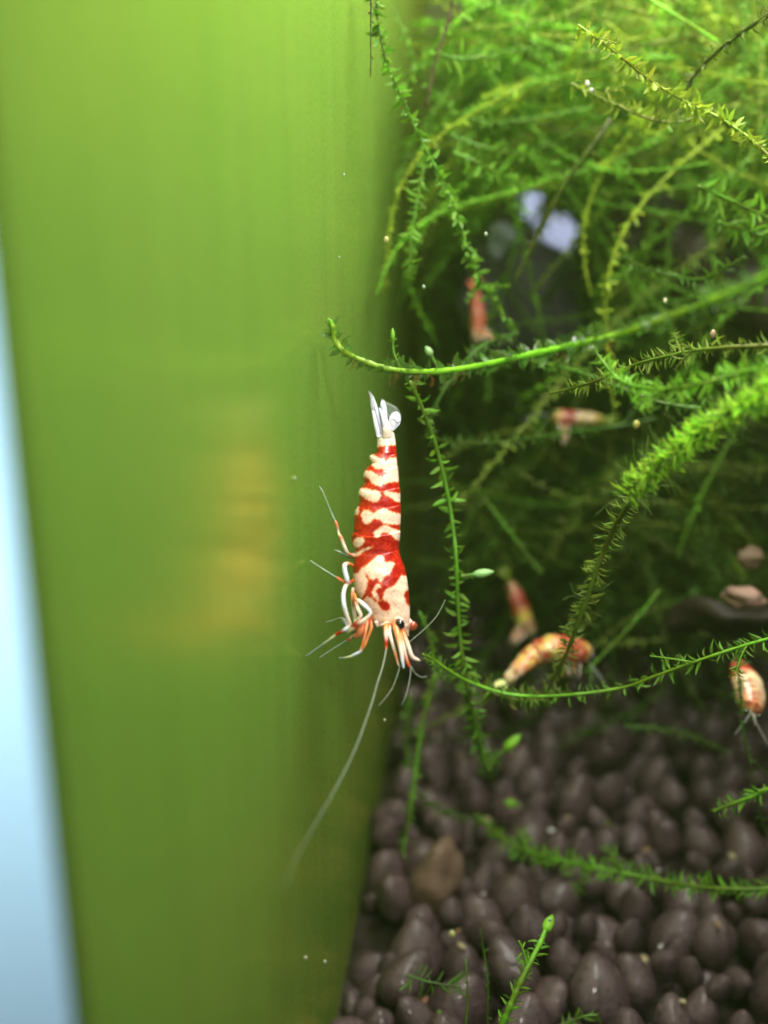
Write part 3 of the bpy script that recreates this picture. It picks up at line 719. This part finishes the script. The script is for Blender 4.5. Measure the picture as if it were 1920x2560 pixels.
F = np.stack([i * NT + j, (i + 1) * NT + j, (i + 1) * NT + (j + 1) % NT, i * NT + (j + 1) % NT], -1).reshape(-1, 4)
Vb = np.vstack([pos.reshape(-1, 3), pos[0].mean(0)[None], pos[-1].mean(0)[None]])
Cbb = np.vstack([Cb.reshape(-1, 3), Cb[0].mean(0)[None], Cb[-1].mean(0)[None]])
k0, k1 = NV * NT, NV * NT + 1; jj = np.arange(NT)
F3 = np.vstack([np.stack([np.full(NT, k0), jj, (jj + 1) % NT], 1), np.stack([np.full(NT, k1), (NV - 1) * NT + (jj + 1) % NT, (NV - 1) * NT + jj], 1)])
shrimp = empty('shrimp', SP(950, 1380)); tag(shrimp, 'red and white striped shrimp clinging head down beside the smooth green wall', 'shrimp', 'shrimps')
obj('body', Vb, [F, F3], MAT_SHELL, shrimp, Cbb)

W_ = (.78, .63, .50); O_ = (.78, .27, .09); R_ = (.45, .025, .012); G_ = (.19, .26, .18); B_ = (.66, .68, .74); K_ = (.008, .008, .010); Y_ = (.62, .60, .34); PK = (.75, .22, .10)


def limb(name, pts, mat=None, seg=9, n=None, parent=None):
    """pts: (u, v, near cm, radius px, colour)"""
    a = np.array([[p[0], p[1], p[2], p[3], *p[4]] for p in pts], float)
    w = np.array([SP(p[0], p[1], p[2]) for p in a])
    q = spline(np.hstack([w, a[:, 3:]]), n or 14 * len(pts))
    q[:, 0] = np.maximum(q[:, 0], 0.008)
    V, F = tube(q[:, :3], np.maximum(q[:, 3] * (.68 if name.endswith('leg') else .84), .3) * PX, seg)
    C = np.clip(q[:, 4:7], .005, 1); C = np.repeat(np.vstack([C[:1], C, C[-1:]]), seg, 0)
    return obj(name, V, F, mat or MAT_LIMB, parent or shrimp, C)


def Z(f, pts): return [(*f(p[0], p[1]), p[2], p[3], p[4]) for p in pts]


limb('walking_leg', Z(z1, [(368, 1038, .05, 1.2, G_), (400, 1085, .06, 2.2, G_), (440, 1180, .08, 2.0, G_), (485, 1290, .1, 2.4, G_), (515, 1355, .12, 2.8, G_), (528, 1380, .12, 4.6, PK), (545, 1440, .12, 4.6, (.35, .2, .12)), (555, 1490, .13, 4.6, Y_), (575, 1520, .14, 6.2, PK), (600, 1590, .14, 6.6, W_), (630, 1655, .12, 5.5, W_), (660, 1680, .08, 5, PK), (710, 1690, .04, 7, W_), (745, 1715, 0, 7, O_)]))
limb('walking_leg', Z(z2, [(508, 284, .02, 1.2, G_), (545, 292, .02, 3.2, G_), (590, 318, .02, 4, G_), (650, 350, 0, 4, G_), (700, 370, -.03, 4, Y_)]))
limb('walking_leg', Z(z2, [(285, 382, .05, 1.4, G_), (300, 395, .05, 2.6, G_), (400, 460, .08, 2.6, G_), (520, 535, .1, 3.4, G_), (545, 548, .12, 5.2, PK), (590, 575, .14, 6, PK), (635, 592, .16, 7.2, R_), (632, 560, .18, 8.5, B_), (612, 480, .18, 9, B_), (610, 425, .17, 8.5, W_), (650, 412, .12, 6, O_), (700, 440, .02, 6, O_)]))
limb('walking_leg', Z(z2, [(235, 1280, .08, 1.2, G_), (275, 1265, .09, 4.0, G_), (400, 1175, .12, 4.2, G_), (515, 1090, .15, 4.6, Y_), (535, 1075, .16, 5.5, R_), (580, 1050, .18, 6, R_), (615, 1030, .2, 7.5, B_), (655, 985, .2, 7.5, W_), (640, 930, .22, 7.5, W_), (605, 810, .24, 8, B_), (597, 700, .22, 8, B_), (620, 620, .18, 7, W_), (660, 590, .12, 6, R_), (700, 560, .02, 6, O_)]))
limb('walking_leg', Z(z2, [(370, 1300, -.05, 1.2, G_), (400, 1280, -.05, 3.2, G_), (500, 1215, -.04, 3.2, G_), (620, 1140, -.03, 3.6, G_), (650, 1125, -.02, 6, R_), (690, 1080, 0, 8, Y_), (712, 960, .03, 8.5, Y_), (690, 830, .05, 7, W_), (683, 720, .05, 7, O_), (690, 640, .02, 7, W_)]))
limb('walking_leg', Z(z2, [(438, 962, -.1, 2.2, G_), (500, 945, -.1, 2.8, G_), (560, 925, -.1, 3.2, G_), (600, 940, -.1, 9, G_), (640, 990, -.1, 8, B_)]))
limb('claw_leg', Z(z2, [(668, 1000, .2, 3, R_), (720, 980, .24, 7, R_), (775, 955, .26, 8, W_), (835, 905, .27, 6.5, W_), (852, 868, .27, 6.5, B_), (800, 810, .27, 8, B_), (745, 765, .25, 7.5, W_), (715, 745, .2, 6, O_), (700, 700, .12, 6, O_)]))
limb('claw_leg', Z(z2, [(730, 940, .15, 6, Y_), (760, 900, .16, 7, W_), (735, 840, .16, 8, W_), (710, 780, .12, 7, O_), (705, 730, .08, 6, O_)]))
limb('claw_leg', Z(z2, [(552, 1298, .12, 2, G_), (600, 1300, .12, 3.6, G_), (665, 1285, .13, 4.4, Y_), (700, 1268, .14, 5.4, B_), (755, 1240, .15, 6, B_), (772, 1190, .16, 5, O_), (795, 1110, .17, 5.6, PK), (815, 1010, .16, 6, O_), (820, 940, .12, 7, PK)]))
limb('claw_leg', Z(z2, [(775, 1225, .05, 3.5, R_), (800, 1180, .06, 5, O_), (830, 1100, .07, 6, O_), (860, 1020, .08, 6.5, O_), (855, 950, .06, 7, PK)]))
limb('mouthpart', Z(z2, [(700, 1095, .08, 6, PK), (740, 1080, .1, 11, PK), (770, 1030, .12, 14, PK), (800, 970, .1, 14, R_), (840, 930, .02, 12, O_)]))
limb('mouthpart', Z(z2, [(640, 1060, .02, 8, Y_), (680, 1030, .03, 11, Y_), (720, 990, .04, 11, R_), (770, 940, .04, 10, O_)]))
# head appendages
limb('antenna_base', Z(z2, [(1000, 1215, .2, 4, PK), (1000, 1150, .2, 5.5, R_), (1000, 1080, .18, 7, W_), (1000, 1020, .15, 9, O_), (1005, 960, .08, 10, O_)]))
limb('antennule', Z(z2, [(1118, 1372, .2, 2.5, W_), (1095, 1290, .2, 4, O_), (1065, 1180, .2, 5, W_), (1035, 1070, .17, 6, W_), (1030, 985, .1, 7, O_)]))
limb('antennule', Z(z2, [(1165, 1395, .28, 2.5, B_), (1155, 1330, .28, 5, B_), (1140, 1220, .27, 7, W_), (1115, 1110, .24, 8.5, O_), (1090, 1010, .18, 9, O_), (1085, 950, .1, 9, O_)]))
limb('antennule', Z(z2, [(1222, 1385, .22, 3, R_), (1195, 1320, .22, 5, PK), (1165, 1200, .22, 5.5, W_), (1140, 1110, .2, 6, O_), (1120, 1020, .14, 7, O_)]))
limb('antenna_scale', Z(z2, [(1430, 1385, .1, 2, K_), (1330, 1335, .12, 2.5, K_), (1300, 1318, .14, 4.5, W_), (1245, 1285, .16, 6, W_), (1205, 1180, .16, 7, W_), (1165, 1080, .14, 8, O_), (1140, 1000, .1, 8, O_)]))
FE = (.42, .48, .38)
limb('antenna', [(*z2(1004, 1205), .2, 2.4, FE), (*z2(970, 1370), .3, 2.1, FE), (*z2(915, 1550), .45, 1.9, FE), (928, 1762, .6, 1.8, FE), (893, 1860, .85, 1.6, FE), (850, 1950, 1.1, 1.4, FE), (795, 2048, 1.5, 1.1, FE), (745, 2135, 2.0, .8, FE), (705, 2225, 2.6, .4, FE)], MAT_FEELER, 6)
limb('antenna', Z(z2, [(1222, 1150, .1, 1.2, FE), (1290, 1090, .08, 1.1, FE), (1380, 1010, .05, 1.1, FE), (1480, 900, 0, 1.0, FE), (1560, 750, -.05, .8, FE)]), MAT_FEELER, 6)
limb('antenna', Z(z2, [(1130, 1372, .2, 1.9, FE), (1110, 1450, .22, 1.7, FE), (1060, 1580, .25, 1.4, FE), (990, 1680, .28, 1.2, FE), (930, 1750, .3, .8, FE)]), MAT_FEELER, 6)
limb('antenna', Z(z2, [(1232, 1375, .22, 1.9, FE), (1230, 1450, .23, 1.7, FE), (1210, 1570, .25, 1.4, FE), (1180, 1670, .27, 1.1, FE), (1145, 1750, .28, .8, FE)]), MAT_FEELER, 6)
limb('antenna', Z(z2, [(1240, 1385, .2, 1.4, FE), (1270, 1440, .2, 1.1, FE), (1320, 1475, .2, 1, FE), (1385, 1478, .2, .7, FE)]), MAT_FEELER, 6)
# eyes: stalk and, on its end, the eye
st1 = limb('eye_stalk', Z(z2, [(1095, 930, .08, 9, W_), (1110, 950, .12, 10, W_), (1120, 968, .15, 9, O_)]))
st2 = limb('eye_stalk', Z(z2, [(1200, 940, -.02, 9, W_), (1225, 965, -.02, 9, W_), (1242, 985, -.02, 8, PK)]))
for (x, y, nr, rad, c, stalk) in ((1130, 985, .17, 12.0, K_, st1), (1252, 1000, -.02, 11.5, (.30, .05, .02), st2)):
    V, F = ICO3
    cc = SP(*z2(x, y), nr)
    C = np.where((V @ (-FWD) > .2)[:, None] & (np.abs(V @ RGT) < .95)[:, None], np.array(c) * 1.0, np.array(c) * 1.5 + np.array([.03, .006, .0]))
    obj('eye', cc + V @ np.diag([1, 1, 1.15]) * rad * PX, F, MAT_EYE, stalk, C)
# rim of the eye socket, bright
limb('orbit_rim', Z(z2, [(1075, 985, .12, 2, W_), (1085, 945, .15, 3, W_), (1120, 925, .17, 3.4, W_), (1155, 945, .17, 3.4, W_), (1178, 1000, .14, 3.2, W_), (1195, 1060, .1, 3, W_), (1215, 1092, .05, 1.5, W_)]))
limb('carapace_tooth', Z(z2, [(905, 960, .1, 7, W_), (915, 990, .1, 4, W_), (920, 1010, .1, 1, W_)]))
limb('carapace_margin', Z(z2, [(1050, 975, .12, 2, O_), (1010, 965, .13, 3, W_), (965, 985, .13, 3, W_), (948, 1005, .12, 2, W_)]))


def blade(name, pts, near, thick, col, mat=None, rib=True):
    """leaf-shaped fin plate from an outline in photo positions, lens-thick"""
    o = np.array(pts, float); c = o.mean(0); n = len(o)
    rings = [1.0, .8, .5, .2]; Vv = []; tk = [0.0, .55, .9, 1.0]
    for sgn in (1, -1):
        for r, t in zip(rings, tk):
            for p in o:
                q = c + (p - c) * r; Vv.append(SP(q[0], q[1], near + sgn * (t * thick + .0015)))
    Vv.append(SP(*c, near + thick)); Vv.append(SP(*c, near - thick))
    Fq, Ft = [], []; m = len(rings)
    for s in range(2):
        b = s * m * n
        for r in range(m - 1):
            for k in range(n): Fq.append([b + r * n + k, b + r * n + (k + 1) % n, b + (r + 1) * n + (k + 1) % n, b + (r + 1) * n + k])
        for k in range(n): Ft.append([b + (m - 1) * n + k, b + (m - 1) * n + (k + 1) % n, 2 * m * n + s])
    for k in range(n): Fq.append([k, (k + 1) % n, m * n + (k + 1) % n, m * n + k])
    return obj(name, np.array(Vv), [np.array(Fq), np.array(Ft)], mat or MAT_LIMB, shrimp, col)


def outline(f, pts, n=40):
    p = np.array([f(*q) for q in pts]); p = np.vstack([p, p[:1]])
    return spline(p, n + 1)[:-1]


BW = (.58, .62, .72)
f1 = blade('tail_fan_blade', outline(z1, [(833, 138), (868, 170), (900, 235), (925, 310), (950, 400), (966, 480), (968, 560), (925, 580), (900, 500), (878, 400), (860, 300), (850, 210)]), .05, .02, BW)
f2 = blade('tail_fan_blade', outline(z1, [(862, 305), (885, 330), (915, 430), (940, 540), (918, 575), (895, 500), (875, 400)]), .085, .014, (.66, .68, .74))
blade('tail_fan_blade', outline(z1, [(930, 292), (955, 310), (975, 350), (985, 400), (1000, 470), (975, 500), (955, 420), (938, 350)]), .07, .016, BW)
blade('tail_fan_blade', outline(z1, [(955, 225), (975, 220), (995, 255), (1008, 320), (1012, 400), (1005, 470), (980, 420), (960, 340), (948, 270)]), .02, .016, (.55, .60, .72))
f5 = blade('tail_fan_blade', outline(z1, [(1066, 517), (1035, 480), (1026, 420), (1045, 362), (1085, 332), (1120, 342), (1138, 385), (1134, 440), (1110, 475)]), .0, .02, (.62, .65, .74))
blade('tail_membrane', outline(z1, [(960, 205), (1000, 235), (1060, 265), (1110, 300), (1145, 370), (1120, 420), (1060, 400), (1010, 380), (985, 300), (950, 240)]), -.03, .003, (.6, .7, .6), MAT_FIN)
limb('telson', Z(z1, [(1000, 395, .03, 3, W_), (1000, 440, .05, 8, W_), (1000, 500, .05, 15, W_), (1005, 560, .03, 19, W_)]))
for host, nr, pts in ((f1, .078, [(850, 165), (880, 235), (900, 330), (925, 420), (945, 500), (950, 540)]), (f1, .078, [(940, 345), (955, 440), (968, 520), (966, 562)]), (f2, .102, [(862, 308), (884, 318)]),
                      (f5, .026, [(1058, 405), (1085, 415), (1105, 440), (1130, 432)]), (f1, .09, [(918, 585), (945, 578)])):
    limb('fin_seam', [(*z1(*p), nr, 1.0, (.05, .05, .06)) for p in pts], MAT_LIMB, 5, parent=host)

# ------------------------------------------------------------------ other shrimps, farther back


def small_shrimp(label, pts, bands, legdir, eyes, fan=True, seed=0, tone=1.0):
    """pts: (u, v, depth, radius px) tail to head; bands: (s, colour)"""
    a = np.array(pts, float); r = np.random.default_rng(seed)
    w = np.array([P(*p[:3]) for p in a]); rad = a[:, 3] * a[:, 2] / FPX
    q = spline(np.hstack([w, rad[:, None]]), 90); n = 26
    s = np.linspace(0, 1, 90)
    saw = np.where(s < .62, 1 - ((s / .62 * 6) % 1), 0.2)
    T, A, B = frames(q[:, :3])
    thv = np.linspace(0, 2 * np.pi, n, endpoint=False)
    rr = q[:, 3] * (1 + .16 * saw) * np.where(s > .95, np.sqrt(np.clip((1 - s) / .05, .02, 1)), 1)
    V = q[:, None, :3] + rr[:, None, None] * (np.cos(thv)[None, :, None] * A[:, None] + .85 * np.sin(thv)[None, :, None] * B[:, None])
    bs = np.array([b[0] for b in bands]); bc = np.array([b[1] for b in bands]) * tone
    wob = .025 * np.sin(thv * 3 + seed)[None] + .02 * np.sin(thv * 7)[None] * np.ones((90, 1))
    gs, gt = np.meshgrid(s, thv, indexing='ij')
    nse = .5 * np.sin(gs * 41 + 2.2 * np.sin(gt * 2 + seed)) * np.sin(gt * 3 + 5 * np.sin(gs * 13 + seed)) + .35 * np.sin(gs * 70 + gt * 5) * np.sin(gt * 6 - gs * 30)
    ss = np.clip(s[:, None] + wob + .035 * nse, 0, 1)
    C = np.stack([np.interp(ss, bs, bc[:, k]) for k in range(3)], -1)
    C = C + np.where(nse[..., None] > .42, (np.array(CRM) * tone - C) * .55, 0) + np.where(nse[..., None] < -.22, (np.array(R_) * tone - C) * .75, 0)
    i, j = np.meshgrid(np.arange(89), np.arange(n), indexing='ij')
    F = np.stack([i * n + j, (i + 1) * n + j, (i + 1) * n + (j + 1) % n, i * n + (j + 1) % n], -1).reshape(-1, 4)
    Vf = np.vstack([V.reshape(-1, 3), q[:1, :3], q[-1:, :3]]); jv = np.arange(n)
    F3 = np.vstack([np.stack([np.full(n, 90 * n), jv, (jv + 1) % n], 1), np.stack([np.full(n, 90 * n + 1), 89 * n + (jv + 1) % n, 89 * n + jv], 1)])
    root = empty('shrimp', q[45, :3]); tag(root, label, 'shrimp', 'shrimps')
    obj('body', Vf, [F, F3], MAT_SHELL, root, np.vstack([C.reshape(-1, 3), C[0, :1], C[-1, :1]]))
    px = a[:, 2].mean() / FPX
    ld = RGT * legdir[0] - UPV * legdir[1]
    if fan:
        for k in (-1, 0, 1):
            d = -T[0] + .45 * k * (A[0] if abs(A[0] @ FWD) < .7 else B[0]); d /= np.linalg.norm(d)
            c = spline(np.array([q[0, :3], q[0, :3] + d * 22 * px, q[0, :3] + d * 42 * px]), 8)
            V, F = tube(c, q[0, 3] * np.array([.5, .7, .85, .95, .95, .85, .6, .2]), 8, .4)
            obj('tail_fan_blade', V, F, MAT_LIMB, root, bands[0][1])
    for k in range(6):
        b = q[int(90 * (.60 + .055 * k)), :3]; sg = 1 if k % 2 else -1
        e = b + ld * (58 + 14 * r.random()) * px + T[60] * (14 - 6 * k) * px - FWD * sg * 14 * px
        c = spline(np.array([b, (b + e) / 2 - FWD * sg * 12 * px, e]), 10)
        V, F = tube(c, np.linspace(4, 1.3, 10) * px, 6)
        obj('walking_leg', V, F, MAT_LIMB, root, np.array(W_) * .9 if k % 3 else np.array(O_))
    for k in (-1, 1):
        e = q[-6, :3] + (-FWD * .3 + eyes[0] * RGT - eyes[1] * UPV) * q[-10, 3] * .8 + k * A[-6] * q[-10, 3] * .55
        obj('eye', e + ICO2[0] * 6.5 * px, ICO2[1], MAT_EYE, root, K_)
        h = q[-2, :3]; t = T[-3]
        c = spline(np.array([h, h + t * 35 * px + k * A[-3] * 12 * px, h + t * 75 * px + k * A[-3] * 45 * px + ld * 20 * px]), 12)
        V, F = tube(c, np.linspace(1.8, .6, 12) * px, 5)
        obj('antenna', V, F, MAT_FEELER, root, FE)
    return root


YL = (.78, .62, .14); SAL = (.72, .16, .10); TAN = (.55, .36, .20); DRD = (.35, .02, .015); CRM = (.85, .68, .40); GRN = (.55, .6, .25)
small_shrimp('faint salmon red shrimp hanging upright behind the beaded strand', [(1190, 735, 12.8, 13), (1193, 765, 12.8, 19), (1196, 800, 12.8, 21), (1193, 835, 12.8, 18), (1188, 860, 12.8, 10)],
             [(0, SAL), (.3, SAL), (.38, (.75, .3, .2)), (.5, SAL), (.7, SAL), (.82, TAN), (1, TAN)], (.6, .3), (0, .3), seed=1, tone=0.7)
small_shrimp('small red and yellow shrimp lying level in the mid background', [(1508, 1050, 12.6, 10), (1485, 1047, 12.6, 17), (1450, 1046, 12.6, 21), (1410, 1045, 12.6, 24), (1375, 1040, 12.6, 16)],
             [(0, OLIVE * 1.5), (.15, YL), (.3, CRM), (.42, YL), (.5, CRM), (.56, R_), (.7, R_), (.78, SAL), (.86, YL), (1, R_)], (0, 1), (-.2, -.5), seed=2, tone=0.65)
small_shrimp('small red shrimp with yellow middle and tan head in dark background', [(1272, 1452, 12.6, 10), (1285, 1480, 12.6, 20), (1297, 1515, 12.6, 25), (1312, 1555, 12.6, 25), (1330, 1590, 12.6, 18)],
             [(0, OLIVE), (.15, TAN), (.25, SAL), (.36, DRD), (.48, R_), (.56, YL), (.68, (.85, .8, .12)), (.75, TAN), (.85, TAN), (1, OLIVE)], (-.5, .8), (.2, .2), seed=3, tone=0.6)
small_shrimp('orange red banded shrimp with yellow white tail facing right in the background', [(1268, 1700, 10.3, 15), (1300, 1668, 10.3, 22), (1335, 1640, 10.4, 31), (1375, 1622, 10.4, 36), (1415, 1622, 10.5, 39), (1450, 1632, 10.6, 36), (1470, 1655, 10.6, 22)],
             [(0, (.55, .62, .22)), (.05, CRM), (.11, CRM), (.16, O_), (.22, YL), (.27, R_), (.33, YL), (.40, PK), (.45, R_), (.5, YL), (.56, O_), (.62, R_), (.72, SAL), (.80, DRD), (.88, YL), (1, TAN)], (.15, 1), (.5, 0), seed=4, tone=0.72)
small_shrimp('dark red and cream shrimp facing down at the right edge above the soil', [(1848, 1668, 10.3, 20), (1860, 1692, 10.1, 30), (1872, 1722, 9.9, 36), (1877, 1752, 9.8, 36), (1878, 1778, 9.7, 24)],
             [(0, DRD), (.14, (.45, .12, .08)), (.22, DRD), (.34, DRD), (.42, O_), (.48, CRM), (.62, CRM), (.66, TAN), (.74, CRM), (.85, TAN), (1, O_)], (.1, 1), (0, .5), fan=False, seed=5, tone=0.78)

# ------------------------------------------------------------------ rocks, driftwood, specks


def rock(name, label, u, v, d, sx, sy, sz, col, seed, cat, mat=None, amp=.45):
    V, F = lumpy(ICO3, amp, seed); c = P(u, v, d)
    V2, _ = lumpy((V, F), .45, seed + 50, 4.5)
    o = obj(name, V2 * np.array([sx, sy, sz]) + c, F, mat or MAT_STONE, None, col); tag(o, label, cat)
    return o


rock('rock', 'pale stand-in for a bright patch beside the lavender gap in the moss', 1255, 600, 14.0, .28, .25, .25, (.55, .58, .72), 21, 'rock')  # pale colour stands in for brightness showing through the moss
rock('rock', 'dark violet grey rock below the lavender gap in the moss', 1290, 740, 14.2, .75, .4, .75, (.055, .045, .058), 23, 'rock')
rock('pebble', 'rough tan pebble half buried among dark soil pellets', 1110, 2200, 11.3, .25, .25, .33, (.11, .072, .045), 25, 'pebble', amp=1.0)
rock('pebble', 'tan orange pebble at the bottom edge near the wall', 1050, 2560, 9.9, .2, .2, .16, (.24, .13, .07), 26, 'pebble', amp=.6)
rock('pebble', 'pinkish tan pebble resting on driftwood at the right edge', 1855, 1488, 10.6, .17, .12, .075, (.22, .135, .10), 27, 'pebble', amp=.9)
rock('pebble', 'upper blurred tan pebble at the right edge', 1885, 1400, 11, .13, .1, .11, (.10, .065, .04), 28, 'pebble', amp=.9)
w = spline(np.array([P(1700, 1560, 12), P(1780, 1545, 11.6), P(1860, 1540, 11.4), P(1960, 1530, 11.3), P(2100, 1500, 11)]), 40)
V, F = tube(w, .17 + .02 * np.sin(np.linspace(0, 9, 40)), 24)
V = V + .05 * np.sin(V[:, [1, 2, 0]] * 6) + .03 * np.sin(V[:, [2, 0, 1]] * 15)
tag(obj('driftwood', V, F, MAT_STONE, None, (.012, .007, .005)), 'dark brown driftwood branch in shadow at the right edge', 'driftwood')
w = spline(np.array([P(1560, 620, 13.4), P(1640, 560, 13), P(1720, 640, 12.8), P(1900, 760, 12.4), P(2100, 800, 12)]), 40)  # near-black tube added to give the shaded hollow its darkness
V, F = tube(w, .42 + .06 * np.sin(np.linspace(0, 17, 40)), 14); V = V + .04 * np.sin(V[:, [1, 2, 0]] * 11)
tag(obj('driftwood', V, F, MAT_STONE, None, (.016, .009, .006)), 'dark brown stand-in for the shaded hollow behind the moss in the upper right', 'driftwood')

SPK = [(966, 601, 8.6, 11, 'yellowish round speck drifting beside the wall above the bright stem', (.75, .72, .30)), (1590, 1061, 9.2, 13, 'yellow round speck drifting left of the fuzzy moss tip', (.75, .72, .18)),
       (728, 1195, 7.2, 5, 'tiny pale speck on the wall left of the striped shrimp', (.85, .9, .75)), (860, 436, 7.9, 4, 'tiny white speck on the wall below the dark rootlet', (.85, .9, .8)),
       (848, 643, 7.8, 3.5, 'tiny pale speck on the wall above the stem tip', (.7, .8, .5)), (1468, 210, 9, 9, 'upper of two white specks in the upper moss', (.95, .95, .85)), (1478, 226, 9, 8, 'lower of two white specks in the upper moss', (.9, .93, 1)),
       (1059, 717, 9, 6, 'pale speck below the short leafy strand by the wall', (.6, .75, .55)), (1436, 850, 7.1, 9, 'white flake stuck on the bright stem', (.9, .92, .9)), (1663, 752, 7.4, 7, 'cream speck above the bright stem at the right', (.9, .88, .6)),
       (1782, 835, 8, 13, 'tan grain in the gap at the right of the bright stem', (.62, .45, .3)), (1215, 585, 9, 6, 'small pale shrimp-shed flake left of the lavender gap', (.85, .85, .7)), (962, 1800, 7.6, 5, 'pale speck on the wall beside the long antenna', (.6, .75, .5)),
       (764, 2395, 7.4, 7, 'pale streak speck low on the wall', (.8, .82, .55)), (812, 2405, 7.6, 7, 'dimmer pale speck low on the wall near the soil', (.6, .68, .5)), (1130, 2335, 9.6, 12, 'bright yellow green fleck on the soil', (.85, .9, .35)), (1375, 2300, 8.6, 6, 'clear bubble at the end of the blurred bottom stem', (.6, .7, .9))]
for u, v, d, r, lab, c in SPK:
    V, F = lumpy(ICO2, .4, int(u)); cc = P(u, v, d); V = V * .8 * r * d / FPX * np.array([.8, .6, 1.15]) + cc
    V[:, 0] += max(0, .004 - V[:, 0].min())
    tag(obj('speck', V, F, MAT_SPECK, None, np.array(c) * .75), lab, 'speck', 'specks')

# ------------------------------------------------------------------ the faintly cloudy water
V, F = box(-31, 14, -6, 27, -17, 13)
hz = bpy.data.materials.new('cloudy_water'); hz.use_nodes = True
nt = hz.node_tree
nt.nodes.remove(nt.nodes['Principled BSDF'])
pv = node(nt, 'ShaderNodeVolumePrincipled'); pv.inputs['Color'].default_value = (0.55, 0.90, 0.22, 1); pv.inputs['Density'].default_value = 0.0022; pv.inputs['Anisotropy'].default_value = 0.3
nt.links.new(pv.outputs[0], nt.nodes['Material Output'].inputs['Volume'])
o = obj('haze', V, F, hz, None, None, smooth=False); o['kind'] = 'stuff'
